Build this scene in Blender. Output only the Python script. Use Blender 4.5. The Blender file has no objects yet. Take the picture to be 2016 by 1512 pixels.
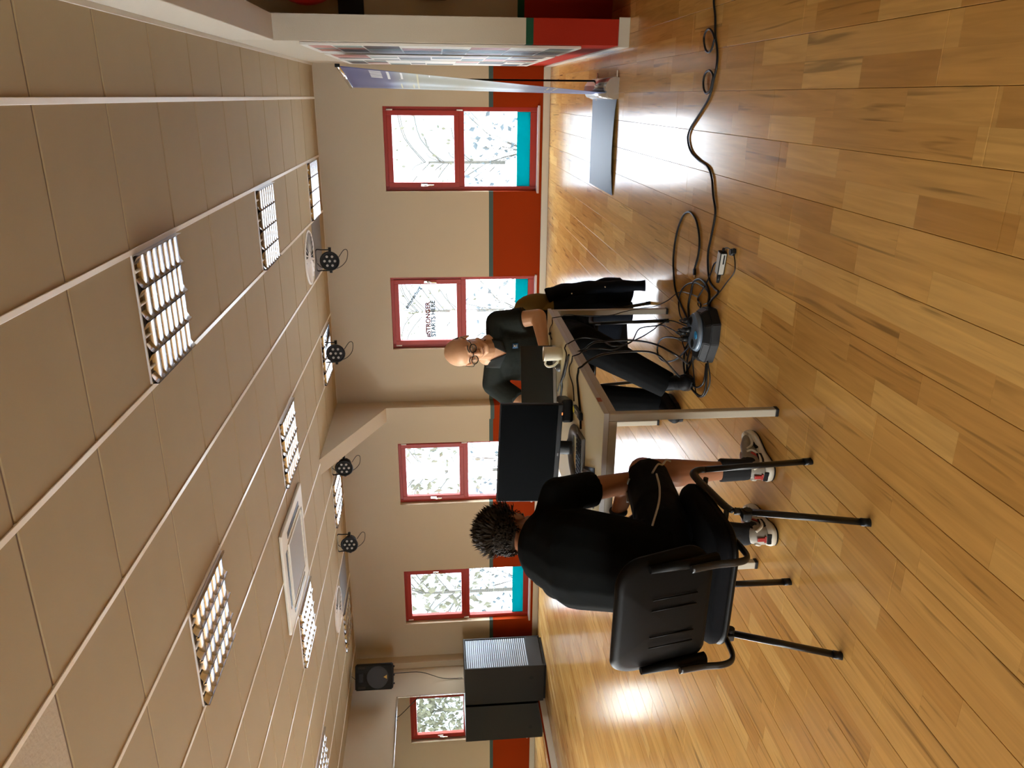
import bpy, bmesh, math, random
from mathutils import Vector, Matrix, Euler
V = Vector
PI = math.pi
rnd = random.Random(7)
SC = bpy.context.scene
COL = SC.collection

# ------------------------------------------------------------------ camera, world, light, exposure
CZ, WY, XL, XR = 2.658, 9.424, -7.8, 0.335      # ceiling height, window wall, mirror wall, partition face
yaw, pit, rol, foc = 0.3545, -0.0917, -0.0246, 1532.9
fw = V((-math.sin(yaw)*math.cos(pit), math.cos(yaw)*math.cos(pit), math.sin(pit)))
r0 = V((math.cos(yaw), math.sin(yaw), 0)); u0 = r0.cross(fw)
rr = r0*math.cos(rol)+u0*math.sin(rol); uu = -r0*math.sin(rol)+u0*math.cos(rol)
cam = bpy.data.cameras.new('camera'); cam.sensor_width = 36; cam.lens = foc/2016*36; cam.clip_start = .05; cam.clip_end = 300
co = bpy.data.objects.new('camera', cam); COL.objects.link(co)
M = Matrix.Identity(4)
for i, a in enumerate((-uu, rr, -fw)):          # the phone was held sideways: picture right = down
    for j in range(3): M[j][i] = a[j]
M.translation = V((0, 0, 1.331)); co.matrix_world = M; SC.camera = co

SC.view_settings.view_transform = 'Standard'; SC.view_settings.look = 'None'
SC.view_settings.gamma = 1; SC.view_settings.use_curve_mapping = False
SC.view_settings.exposure = 0.78
SC.cycles.max_bounces = 9; SC.cycles.diffuse_bounces = 6; SC.cycles.glossy_bounces = 5; SC.cycles.transparent_max_bounces = 10
SC.cycles.transmission_bounces = 5; SC.cycles.caustics_reflective = False; SC.cycles.caustics_refractive = False
SC.cycles.sample_clamp_indirect = 6; SC.cycles.use_adaptive_sampling = True; SC.cycles.adaptive_threshold = .02
SC.cycles.use_denoising = True
w = bpy.data.worlds.new('sky'); SC.world = w; w.use_nodes = True
nt = w.node_tree; nt.nodes.clear()
tc = nt.nodes.new('ShaderNodeTexCoord'); sp = nt.nodes.new('ShaderNodeSeparateXYZ'); cr = nt.nodes.new('ShaderNodeValToRGB')
bg = nt.nodes.new('ShaderNodeBackground'); wo = nt.nodes.new('ShaderNodeOutputWorld')
nt.links.new(tc.outputs['Generated'], sp.inputs[0]); nt.links.new(sp.outputs[2], cr.inputs[0]); nt.links.new(cr.outputs[0], bg.inputs[0]); nt.links.new(bg.outputs[0], wo.inputs[0])
e = cr.color_ramp.elements; e[0].position = 0; e[0].color = (1.0, .97, .91, 1); e[1].position = .6; e[1].color = (.62, .70, .86, 1)
for p_, k_ in ((.07, (1.0, .97, .91)), (.20, (.86, .88, .92))): q_ = cr.color_ramp.elements.new(p_); q_.color = (*k_, 1)
bg.inputs[1].default_value = 17.0

def portal(x0, x1, z0, z1, y, s):
    L = bpy.data.lights.new('window_portal', 'AREA'); L.shape = 'RECTANGLE'; L.size = x1-x0; L.size_y = z1-z0; L.cycles.is_portal = True
    o = bpy.data.objects.new('window_portal', L); COL.objects.link(o); o.location = ((x0+x1)/2, y, (z0+z1)/2)
    o.rotation_euler = (-PI/2*s, 0, 0)

# ------------------------------------------------------------------ helpers
def mat(name, c, rough=.5, metal=0, spec=.5, noise=0, nscale=20, bump=0, bscale=60, coat=0, sheen=0, bdist=.01, alpha=None, stretch=None):
    m = bpy.data.materials.new(name); m.use_nodes = True; n = m.node_tree; b = n.nodes['Principled BSDF']
    b.inputs['Base Color'].default_value = (*c, 1); b.inputs['Roughness'].default_value = rough; b.inputs['Metallic'].default_value = metal
    b.inputs['Specular IOR Level'].default_value = spec; b.inputs['Coat Weight'].default_value = coat; b.inputs['Sheen Weight'].default_value = sheen
    t = n.nodes.new('ShaderNodeTexCoord'); src = t.outputs['Object']
    if stretch:
        mp = n.nodes.new('ShaderNodeMapping'); mp.inputs['Scale'].default_value = stretch; n.links.new(src, mp.inputs[0]); src = mp.outputs[0]
    if noise:
        x = n.nodes.new('ShaderNodeTexNoise'); x.inputs['Scale'].default_value = nscale; x.inputs['Detail'].default_value = 4
        n.links.new(src, x.inputs['Vector'])
        h = n.nodes.new('ShaderNodeMapRange'); h.inputs['To Min'].default_value = 1-noise; h.inputs['To Max'].default_value = 1+noise
        n.links.new(x.outputs['Fac'], h.inputs['Value'])
        g = n.nodes.new('ShaderNodeVectorMath'); g.operation = 'SCALE'; g.inputs[0].default_value = c
        n.links.new(h.outputs[0], g.inputs['Scale']); n.links.new(g.outputs[0], b.inputs['Base Color'])
    if bump:
        x = n.nodes.new('ShaderNodeTexNoise'); x.inputs['Scale'].default_value = bscale; x.inputs['Detail'].default_value = 3
        n.links.new(src, x.inputs['Vector'])
        q = n.nodes.new('ShaderNodeBump'); q.inputs['Strength'].default_value = bump; q.inputs['Distance'].default_value = bdist
        n.links.new(x.outputs['Fac'], q.inputs['Height']); n.links.new(q.outputs[0], b.inputs['Normal'])
    return m

def box(bm, x0, x1, y0, y1, z0, z1, bev=0, mi=0, R=None, T=None):
    vs = [bm.verts.new((x, y, z)) for x in (x0, x1) for y in (y0, y1) for z in (z0, z1)]
    f = [(0, 1, 3, 2), (4, 6, 7, 5), (0, 4, 5, 1), (2, 3, 7, 6), (0, 2, 6, 4), (1, 5, 7, 3)]
    fs = [bm.faces.new([vs[i] for i in q]) for q in f]
    for q in fs: q.material_index = mi
    if R is not None or T is not None:
        X = (Matrix.Translation(T) if T is not None else Matrix()) @ (R.to_4x4() if R is not None else Matrix())
        bmesh.ops.transform(bm, matrix=X, verts=vs)
    if bev:
        es = set(e for v in vs for e in v.link_edges)
        bmesh.ops.bevel(bm, geom=list(es), offset=bev, segments=2, affect='EDGES', profile=.5)
    return vs

def cyl(bm, a, b, ra, rb=None, n=16, mi=0, cap=True, sx=1.0, side=None):
    a, b = V(a), V(b); rb = ra if rb is None else rb; d = (b-a).normalized()
    s = V(side) if side is not None else (V((0, 0, 1)) if abs(d.z) < .9 else V((1, 0, 0)))
    s = (s-d*s.dot(d)).normalized(); t = d.cross(s)
    A = [bm.verts.new(a+(s*math.cos(q)*sx+t*math.sin(q))*ra) for q in [2*PI*i/n for i in range(n)]]
    B = [bm.verts.new(b+(s*math.cos(q)*sx+t*math.sin(q))*rb) for q in [2*PI*i/n for i in range(n)]]
    for i in range(n):
        f = bm.faces.new((A[i], A[(i+1) % n], B[(i+1) % n], B[i])); f.smooth = True; f.material_index = mi
    if cap:
        for q in (A[::-1], B): bm.faces.new(q).material_index = mi
    return A+B

def tube(bm, pts, r, n=10, sx=1.0, side=None, close=False, mi=0, rs=None):
    P = [V(p) for p in pts]; N = len(P); rings = []; prev = None
    for i in range(N):
        d = (P[(i+1) % N]-P[i-1]) if close else (P[min(i+1, N-1)]-P[max(i-1, 0)])
        d.normalize()
        s = V(side) if side is not None else (prev if prev is not None else (V((0, 0, 1)) if abs(d.z) < .9 else V((1, 0, 0))))
        s = (s-d*s.dot(d)).normalized(); prev = s; t = d.cross(s); R = rs[i] if rs else r
        rings.append([bm.verts.new(P[i]+(s*math.cos(2*PI*k/n)*sx+t*math.sin(2*PI*k/n))*R) for k in range(n)])
    m = N if close else N-1
    for i in range(m):
        A, B = rings[i], rings[(i+1) % N]
        for k in range(n):
            f = bm.faces.new((A[k], A[(k+1) % n], B[(k+1) % n], B[k])); f.smooth = True; f.material_index = mi
    if not close:
        bm.faces.new(rings[0][::-1]); bm.faces.new(rings[-1])

def smooth_path(pts, k=6, close=False):
    P = [V(p) for p in pts]; N = len(P); out = []
    for i in range(N if close else N-1):
        g = (lambda j: P[j % N]) if close else (lambda j: P[max(0, min(N-1, j))])
        a, b, c, d = g(i-1), g(i), g(i+1), g(i+2)
        for s in range(k):
            t = s/k
            out.append(.5*((2*b)+(c-a)*t+(2*a-5*b+4*c-d)*t*t+(3*b-a-3*c+d)*t**3))
    if not close: out.append(P[-1])
    return out

def sphere(bm, c, r, n=16, R=None, mi=0, zmin=-1.0):
    c = V(c); r = V(r) if hasattr(r, '__len__') else V((r, r, r)); m = n//2; rows = []
    for i in range(m+1):
        th = PI*i/m; z = max(math.cos(th), zmin); s = math.sqrt(max(0, 1-z*z)) if z > zmin else math.sin(math.acos(zmin))*(1 if th < PI else 0)
        if i in (0, m) : s = 0
        row = []
        for k in range(1 if s == 0 else n):
            p = V((s*math.cos(2*PI*k/n)*r.x, s*math.sin(2*PI*k/n)*r.y, z*r.z))
            row.append(bm.verts.new((R @ p if R else p)+c))
        rows.append(row)
    for i in range(m):
        A, B = rows[i], rows[i+1]
        for k in range(n):
            k2 = (k+1) % n
            q = [A[0] if len(A) == 1 else A[k], B[0] if len(B) == 1 else B[k]]
            if len(B) > 1: q.append(B[k2])
            if len(A) > 1: q.append(A[k2])
            f = bm.faces.new(q); f.smooth = True; f.material_index = mi

def capsule(bm, a, b, ra, rb=None, sx=1.0, side=(1, 0, 0), n=14, flat=False):
    "closed tapered capsule for the voxel bodies; sx widens it along side"
    a, b = V(a), V(b); rb = ra if rb is None else rb; d = (b-a).normalized()
    s = V(side); s = s-d*s.dot(d)
    if s.length < 1e-3: s = V((0, 1, .1)); s = s-d*s.dot(d)
    s.normalize(); t = d.cross(s); prof = []
    if flat: prof = [(a, ra), (b, rb)]
    else:
        for i in range(1, 5): q = PI/2*i/4; prof.append((a-d*ra*math.cos(q), ra*math.sin(q)))
        for i in range(3, -1, -1): pass
        for i in range(0, 4): q = PI/2*i/4; prof.append((b+d*rb*math.sin(q), rb*math.cos(q)))
    rings = [[bm.verts.new(c+(s*math.cos(2*PI*k/n)*sx+t*math.sin(2*PI*k/n))*r) for k in range(n)] for c, r in prof]
    for A, B in zip(rings, rings[1:]):
        for k in range(n): bm.faces.new((A[k], A[(k+1) % n], B[(k+1) % n], B[k]))
    if flat: bm.faces.new(rings[0][::-1]); bm.faces.new(rings[-1])
    else:
        p = bm.verts.new(a-d*ra); q = bm.verts.new(b+d*rb)
        for k in range(n): bm.faces.new((p, rings[0][(k+1) % n], rings[0][k])); bm.faces.new((q, rings[-1][k], rings[-1][(k+1) % n]))

def tag(o, label=None, cat=None, group=None, kind=None):
    if label: o['label'] = label
    if cat: o['category'] = cat
    if group: o['group'] = group
    if kind: o['kind'] = kind
    return o
def obj(name, bm, mats, parent=None, **k):
    me = bpy.data.meshes.new(name)
    if isinstance(bm, bmesh.types.BMesh):
        bmesh.ops.recalc_face_normals(bm, faces=bm.faces[:]); bm.to_mesh(me); bm.free()
    else: me = bm
    for m in (mats if isinstance(mats, (list, tuple)) else [mats]): me.materials.append(m)
    o = bpy.data.objects.new(name, me); COL.objects.link(o)
    if parent: o.parent = parent
    return tag(o, **k)
def empty(name, label, cat, loc=(0, 0, 0), rz=0, group=None):
    o = bpy.data.objects.new(name, None); COL.objects.link(o); o.location = loc; o.rotation_euler = (0, 0, rz); o.empty_display_size = .1
    return tag(o, label, cat, group)
def copy_tree(o, parent=None):
    c = o.copy(); COL.objects.link(c); c.parent = parent
    for ch in list(o.children): copy_tree(ch, c)
    return c
def B(): return bmesh.new()
def fin(o):      # put a part given in world coordinates under a moved root
    p = o.parent
    if p: o.matrix_parent_inverse = (Matrix.Translation(p.location) @ Euler(p.rotation_euler).to_matrix().to_4x4()).inverted()
    return o
def blob(name, fn, vs, m, parent, sm=4, **k):
    bm = B(); fn(bm); bmesh.ops.recalc_face_normals(bm, faces=bm.faces[:])
    me = bpy.data.meshes.new('t'); bm.to_mesh(me); bm.free()
    o = bpy.data.objects.new('t', me); COL.objects.link(o)
    r = o.modifiers.new('r', 'REMESH'); r.mode = 'VOXEL'; r.voxel_size = vs; r.use_smooth_shade = True
    s = o.modifiers.new('s', 'SMOOTH'); s.iterations = sm; s.factor = .5
    dg = bpy.context.evaluated_depsgraph_get(); ev = o.evaluated_get(dg)
    nm = bpy.data.meshes.new_from_object(ev); nm.name = name
    bpy.data.objects.remove(o)
    q = obj(name, nm, m, parent, **k)
    return fin(q)

def text(name, s, size, m, M4, parent=None, ext=0.0, spacing=1.0, bold=0):
    c = bpy.data.curves.new(name, 'FONT'); c.body = s; c.size = size; c.extrude = ext; c.align_x = 'CENTER'; c.align_y = 'CENTER'; c.space_character = spacing; c.offset = bold
    o = bpy.data.objects.new('t', c); COL.objects.link(o)
    dg = bpy.context.evaluated_depsgraph_get(); me = bpy.data.meshes.new_from_object(o.evaluated_get(dg)); bpy.data.objects.remove(o)
    q = obj(name, me, m, parent); q.matrix_local = M4
    return fin(q)

# ------------------------------------------------------------------ materials
def band_wall(name, cream, ora=(.62, .125, .012), grn=(.095, .14, .125), noise=.03):
    m = mat(name, cream, .75, spec=.08, bump=.35, bscale=190, bdist=.003); n = m.node_tree; b = n.nodes['Principled BSDF']
    g = n.nodes.new('ShaderNodeNewGeometry'); s = n.nodes.new('ShaderNodeSeparateXYZ'); c = n.nodes.new('ShaderNodeValToRGB')
    mr = n.nodes.new('ShaderNodeMapRange'); mr.inputs['From Max'].default_value = 1.0
    n.links.new(g.outputs['Position'], s.inputs[0]); n.links.new(s.outputs[2], mr.inputs[0]); n.links.new(mr.outputs[0], c.inputs[0])
    r = c.color_ramp; r.interpolation = 'CONSTANT'; r.elements[0].position = 0; r.elements[0].color = (*ora, 1)
    r.elements[1].position = .652; r.elements[1].color = (*grn, 1); q = r.elements.new(.70); q.color = (*cream, 1)
    n.links.new(c.outputs[0], b.inputs['Base Color'])
    return m
M_wall = band_wall('wall_paint', (.43, .35, .245), (.22, .022, .0005), (.055, .085, .075))
M_wallR = band_wall('partition_paint', (.50, .43, .32), (.33, .022, .008), (.015, .07, .035))
M_plain = mat('plaster_paint', (.52, .45, .34), .8, bump=.4, bscale=150, bdist=.003)
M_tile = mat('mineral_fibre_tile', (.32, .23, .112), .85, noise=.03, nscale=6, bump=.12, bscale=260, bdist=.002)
M_grid = mat('white_grid_metal', (.80, .74, .62), .3, metal=.0, spec=.7)
M_black = mat('black_plastic', (.010, .010, .010), .4, spec=.2)
M_blackm = mat('matt_black', (.008, .008, .008), .6, spec=.15)
M_red = mat('red_window_frame', (.29, .020, .009), .4, spec=.3, noise=.05, nscale=8)
M_white = mat('white_plastic', (.75, .72, .66), .35)
M_alu = mat('polished_aluminium', (.88, .87, .85), .13, metal=1)
M_louv = mat('louvre_aluminium', (.58, .58, .60), .16, metal=1)
M_chrome = mat('chrome', (.8, .8, .8), .12, metal=1)
M_greyp = mat('grey_plastic', (.13, .13, .13), .45)
M_base = mat('baseboard_paint', (.50, .45, .35), .4)
M_dark = mat('dark_gap', (.02, .018, .015), .9)

def floor_mat():
    m = bpy.data.materials.new('laminate_floor'); m.use_nodes = True; n = m.node_tree; L = n.links.new; b = n.nodes['Principled BSDF']
    def nd(t, **k):
        x = n.nodes.new(t)
        for a, v in k.items(): setattr(x, a, v)
        return x
    def mth(op, a, c=None):
        x = nd('ShaderNodeMath', operation=op)
        for i, v in enumerate((a, c)):
            if v is None: continue
            if isinstance(v, (int, float)): x.inputs[i].default_value = v
            else: L(v, x.inputs[i])
        return x.outputs[0]
    g = nd('ShaderNodeNewGeometry'); s = nd('ShaderNodeSeparateXYZ'); L(g.outputs['Position'], s.inputs[0])
    xs = mth('DIVIDE', mth('ADD', s.outputs[0], 20.1065+.0), .09325); xi = mth('FLOOR', xs)
    w1 = nd('ShaderNodeTexWhiteNoise', noise_dimensions='1D'); L(xi, w1.inputs['W'])
    ys = mth('ADD', mth('DIVIDE', s.outputs[1], .56), mth('MULTIPLY', w1.outputs[0], 17.3))
    # uneven stave lengths: warp the running coordinate a little
    ys = mth('ADD', ys, mth('MULTIPLY', mth('SINE', mth('MULTIPLY', ys, 2.1)), .28)); yi = mth('FLOOR', ys)
    cb = nd('ShaderNodeCombineXYZ'); L(xi, cb.inputs[0]); L(yi, cb.inputs[1])
    w2 = nd('ShaderNodeTexWhiteNoise', noise_dimensions='2D'); L(cb.outputs[0], w2.inputs['Vector'])
    cr = nd('ShaderNodeValToRGB'); e = cr.color_ramp; e.elements[0].position = 0; e.elements[0].color = (.49, .245, .060, 1)
    e.elements[1].position = 1; e.elements[1].color = (.68, .40, .120, 1)
    for p, c in ((.25, (.55, .29, .076)), (.5, (.57, .305, .082)), (.8, (.63, .355, .100))): q = e.elements.new(p); q.color = (*c, 1)
    L(w2.outputs['Value'], cr.inputs[0])
    # grain
    off = nd('ShaderNodeVectorMath', operation='SCALE'); L(w2.outputs['Color'], off.inputs[0]); off.inputs['Scale'].default_value = 30
    ad = nd('ShaderNodeVectorMath', operation='ADD'); L(g.outputs['Position'], ad.inputs[0]); L(off.outputs[0], ad.inputs[1])
    mp = nd('ShaderNodeMapping'); mp.inputs['Scale'].default_value = (38, 2.2, 1); L(ad.outputs[0], mp.inputs[0])
    n1 = nd('ShaderNodeTexNoise'); n1.inputs['Scale'].default_value = 1; n1.inputs['Detail'].default_value = 5; n1.inputs['Distortion'].default_value = .8; L(mp.outputs[0], n1.inputs['Vector'])
    mr = nd('ShaderNodeMapRange'); mr.inputs['From Min'].default_value = .3; mr.inputs['From Max'].default_value = .7; mr.inputs['To Min'].default_value = .84; mr.inputs['To Max'].default_value = 1.1; L(n1.outputs['Fac'], mr.inputs[0])
    mp2 = nd('ShaderNodeMapping'); mp2.inputs['Scale'].default_value = (34, 1.6, 1); mp2.inputs['Location'].default_value = (5, 9, 2); L(ad.outputs[0], mp2.inputs[0])
    n2 = nd('ShaderNodeTexNoise'); n2.inputs['Scale'].default_value = 1; n2.inputs['Detail'].default_value = 2; n2.inputs['Distortion'].default_value = .5; L(mp2.outputs[0], n2.inputs['Vector'])
    st = nd('ShaderNodeMapRange'); st.inputs['From Min'].default_value = .62; st.inputs['From Max'].default_value = .72; st.inputs['To Min'].default_value = 1; st.inputs['To Max'].default_value = .55; L(n2.outputs['Fac'], st.inputs[0])
    k = mth('MULTIPLY', mr.outputs[0], st.outputs[0])
    # fine printed stave joints
    fx = mth('FRACT', xs); fy = mth('FRACT', ys)
    jx = mth('MINIMUM', mth('GREATER_THAN', fx, .012), mth('GREATER_THAN', fy, .004))
    k = mth('MULTIPLY', k, mth('ADD', mth('MULTIPLY', jx, .13), .87))
    vm = nd('ShaderNodeVectorMath', operation='SCALE'); L(cr.outputs[0], vm.inputs[0]); L(k, vm.inputs['Scale'])
    L(vm.outputs[0], b.inputs['Base Color'])
    # worn satin lacquer
    n3 = nd('ShaderNodeTexNoise'); n3.inputs['Scale'].default_value = 3; n3.inputs['Detail'].default_value = 6; L(g.outputs['Position'], n3.inputs['Vector'])
    r3 = nd('ShaderNodeMapRange'); r3.inputs['To Min'].default_value = .17; r3.inputs['To Max'].default_value = .22; L(n3.outputs['Fac'], r3.inputs[0]); L(r3.outputs[0], b.inputs['Roughness'])
    bp = nd('ShaderNodeBump'); bp.inputs['Strength'].default_value = .06; bp.inputs['Distance'].default_value = .002; L(n1.outputs['Fac'], bp.inputs['Height']); L(bp.outputs[0], b.inputs['Normal'])
    b.inputs['Specular IOR Level'].default_value = .22
    return m
M_floor = floor_mat()

def glass_mat(name, tint=(1, 1, 1), gl=.06):
    m = bpy.data.materials.new(name); m.use_nodes = True; n = m.node_tree; n.nodes.clear(); o = n.nodes.new('ShaderNodeOutputMaterial')
    t = n.nodes.new('ShaderNodeBsdfTransparent'); t.inputs[0].default_value = (*tint, 1); g = n.nodes.new('ShaderNodeBsdfGlossy'); g.inputs['Roughness'].default_value = .02
    x = n.nodes.new('ShaderNodeMixShader'); x.inputs[0].default_value = gl
    n.links.new(t.outputs[0], x.inputs[1]); n.links.new(g.outputs[0], x.inputs[2]); n.links.new(x.outputs[0], o.inputs[0]); return m
M_glass = glass_mat('window_glass', (.95, .97, .97))
M_lens = glass_mat('spectacle_glass', (.93, .93, .93), .08)
def film_mat():
    m = bpy.data.materials.new('turquoise_film'); m.use_nodes = True; n = m.node_tree; n.nodes.clear(); o = n.nodes.new('ShaderNodeOutputMaterial')
    t = n.nodes.new('ShaderNodeBsdfTranslucent'); t.inputs[0].default_value = (0.0, .24, .25, 1); d = n.nodes.new('ShaderNodeBsdfDiffuse'); d.inputs[0].default_value = (0, .3, .32, 1)
    x = n.nodes.new('ShaderNodeMixShader'); x.inputs[0].default_value = .3
    n.links.new(t.outputs[0], x.inputs[1]); n.links.new(d.outputs[0], x.inputs[2]); n.links.new(x.outputs[0], o.inputs[0]); return m
M_film = film_mat()

# ------------------------------------------------------------------ room shell
YB = -3.0                                       # wall behind the photographer
XE = 4.6                                        # far side of the dark side room
# floor
bm = B(); box(bm, XL-.3, XE+.1, YB-.2, WY+.3, -.12, -.0095); FL = obj('floor', bm, M_dark, kind='structure')
BW, BL = .1865, 1.29
def board_bm(bm, x0, x1, y0, y1):
    g, c, zt = .0005, .0011, 0.0
    x0 += g; x1 -= g; y0 += g; y1 -= g; dz = rnd.uniform(-.00025, 0)
    lo = [bm.verts.new(p) for p in ((x0, y0, -.009), (x1, y0, -.009), (x1, y1, -.009), (x0, y1, -.009))]
    md = [bm.verts.new(p) for p in ((x0, y0, -c+dz), (x1, y0, -c+dz), (x1, y1, -c+dz), (x0, y1, -c+dz))]
    tp = [bm.verts.new(p) for p in ((x0+c, y0+c, zt+dz), (x1-c, y0+c, zt+dz), (x1-c, y1-c, zt+dz), (x0+c, y1-c, zt+dz))]
    for A, Q in ((lo, md), (md, tp)):
        for i in range(4): bm.faces.new((A[i], A[(i+1) % 4], Q[(i+1) % 4], Q[i]))
    bm.faces.new(tp)
boards = []
c0 = math.ceil((XL+2.575)/BW)-1; c1 = int((XE+2.575)/BW)+1
rb = random.Random(3)
for c in range(c0, c1):
    xa, xb = max(XL, -2.575+c*BW), min(XE, -2.575+(c+1)*BW)
    if xb-xa < .01: continue
    st = {8: 2.092, 12: 3.03}.get(c, rb.uniform(0, BL)); y = st-BL*math.ceil((st-YB)/BL)
    while y < WY:
        a, b_ = max(y, YB), min(y+BL, WY)
        if b_-a > .01: boards.append((xa, xb, a, b_))
        y += BL
def inview(q):
    cx, cy = (q[0]+q[1])/2, (q[2]+q[3])/2; p = V((cx, cy, -1.331)); z = p.dot(fw)
    if z < .8: return None
    u = 756+foc*p.dot(rr)/z; v = 1008-foc*p.dot(uu)/z
    if -120 < u < 1632 and v < 2350 and not (cx > .5 and cy > 5.9): return z
    return None
vis = sorted([(inview(q), q) for q in boards if inview(q)]); near = [q for _, q in vis[:296]]
bm = B()
for q in boards:
    if q not in near: board_bm(bm, *q)
obj('floor_board', bm, M_floor, FL, kind='stuff', label='farther and out-of-view laminate boards')
for q in near:
    bm = B(); board_bm(bm, *q); obj('floor_board', bm, M_floor, FL)

# window wall with openings
WINS = [(-1.05, -.108), (-2.99, -2.073), (-5.195, -4.288), (-7.14, -6.25)]
Z0, Z1 = .135, 1.91
def holed_wall(name, y0, y1, xs0, xs1, wins, m, zt=CZ+.25, Z1=Z1, swap=False):
    bm = B(); xs = sorted([xs0, xs1]+[v for w_ in wins for v in w_]); zs = [-.05, Z0, Z1, zt]
    hole = lambda i, j: j == 1 and any(abs(xs[i]-a) < 1e-6 for a, _ in wins)
    for i in range(len(xs)-1):
        for j in range(3):
            if hole(i, j): continue
            for y in (y0, y1):
                bm.faces.new([bm.verts.new(p) for p in ((xs[i], y, zs[j]), (xs[i+1], y, zs[j]), (xs[i+1], y, zs[j+1]), (xs[i], y, zs[j+1]))])
    for a, b in wins:
        q = [(a, Z0), (b, Z0), (b, Z1), (a, Z1)]
        for k in range(4):
            p, r = q[k], q[(k+1) % 4]
            bm.faces.new([bm.verts.new(s) for s in ((p[0], y0, p[1]), (r[0], y0, r[1]), (r[0], y1, r[1]), (p[0], y1, p[1]))])
    for a, b, c, d in (((xs0, zs[0]), (xs1, zs[0]), 0, 0), ((xs0, zt), (xs1, zt), 0, 0), ((xs0, zs[0]), (xs0, zt), 0, 0), ((xs1, zs[0]), (xs1, zt), 0, 0)):
        bm.faces.new([bm.verts.new(s) for s in ((a[0], y0, a[1]), (b[0], y0, b[1]), (b[0], y1, b[1]), (a[0], y1, a[1]))])
    bmesh.ops.remove_doubles(bm, verts=bm.verts[:], dist=1e-4)
    if swap:
        for v_ in bm.verts: v_.co = V((v_.co.y, v_.co.x, v_.co.z))
    return obj(name, bm, m, kind='structure')
holed_wall('wall_back', WY, WY+.16, XL-.3, XE+.1, WINS, M_wall)
BWIN_FILL = [(-7.2, -5.8), (-5.3, -3.9), (-3.4, -1.8)]  # unseen windows, number and width chosen for fill light from behind
LWIN_FILL = [(-2.75, -1.35), (-1.05, .35), (.65, 2.05), (2.35, 3.75), (4.05, 5.45)]  # unseen, added to brighten the floor and table from the left
holed_wall('wall_front', YB-.30, YB, XL-.3, XE+.1, BWIN_FILL, M_plain)
holed_wall('wall_left', XL-.3, XL, YB, WY, LWIN_FILL, M_wall, Z1=2.3, swap=True)
bm = B(); box(bm, XE, XE+.2, YB, WY, -.05, CZ+.25); obj('wall_right', bm, M_plain, kind='structure')
bm = B(); box(bm, XL-.3, XE+.1, YB-.3, WY+.3, CZ+.02, CZ+.25); CE = obj('ceiling', bm, M_plain, kind='structure')
for a, b in WINS: portal(a, b, Z0, Z1, WY+.33, 1)
for a, b in BWIN_FILL: portal(a, b, Z0, Z1, YB-.33, -1)
for a, b in LWIN_FILL:
    portal(a, b, Z0, 2.3, 0, 1); o = COL.objects[-1]; o.location = (XL-.33, (a+b)/2, (Z0+2.3)/2); o.rotation_euler = (PI/2, 0, -PI/2)

# partition with the opening to the dark room, lintel over the opening
bm = B(); box(bm, XR, .497, 5.665, WY, 0, CZ+.02); obj('wall_partition', bm, M_wallR, kind='structure')
bm = B(); box(bm, XR, .497, YB, 5.665, 2.36, CZ+.02, .004); obj('trim_1', bm, M_plain, kind='structure')
bm = B(); box(bm, .497, 3.2, 6.25, 6.40, 0, CZ); obj('wall_side_room', bm, M_wallR, kind='structure')
bm = B(); box(bm, XR-.012, .509, 5.650, 5.665, 0, .075, .002); obj('baseboard_partition_end', bm, M_base, kind='structure')
bm = B(); box(bm, XR-.013, XR, 5.665, WY-.015, 0, .075, .002); obj('baseboard_partition', bm, M_base, kind='structure')
bm = B(); box(bm, XL, XR-.013, WY-.014, WY, 0, .078, .002); obj('baseboard_back', bm, M_base, kind='structure')
bm = B(); box(bm, XL, XL+.014, YB, WY-.015, 0, .078, .002); obj('baseboard_left', bm, M_base, kind='structure')

# pillar and haunch of the portal frame
bm = B(); x0, x1, yp = -3.875, -3.69, 9.20
pr = [(WY, 0), (yp, 0), (yp, 2.02), (7.70, CZ+.02), (WY, CZ+.02)]
A = [bm.verts.new((x0, y, z)) for y, z in pr]; Q = [bm.verts.new((x1, y, z)) for y, z in pr]
bm.faces.new(A); bm.faces.new(Q[::-1])
for i in range(5): bm.faces.new((A[i], A[(i+1) % 5], Q[(i+1) % 5], Q[i]))
obj('trim_2', bm, M_wall, kind='structure')
bm = B(); box(bm, x0-.012, x1+.012, yp-.012, WY, 0, .078, .002); obj('baseboard_pillar', bm, M_base, kind='structure')
# corner boxing beside the mirror, pipe casing
bm = B(); box(bm, XL, XL+.10, 9.28, WY, 0, CZ+.02, .003); obj('trim_3', bm, M_wall, kind='structure')

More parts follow.
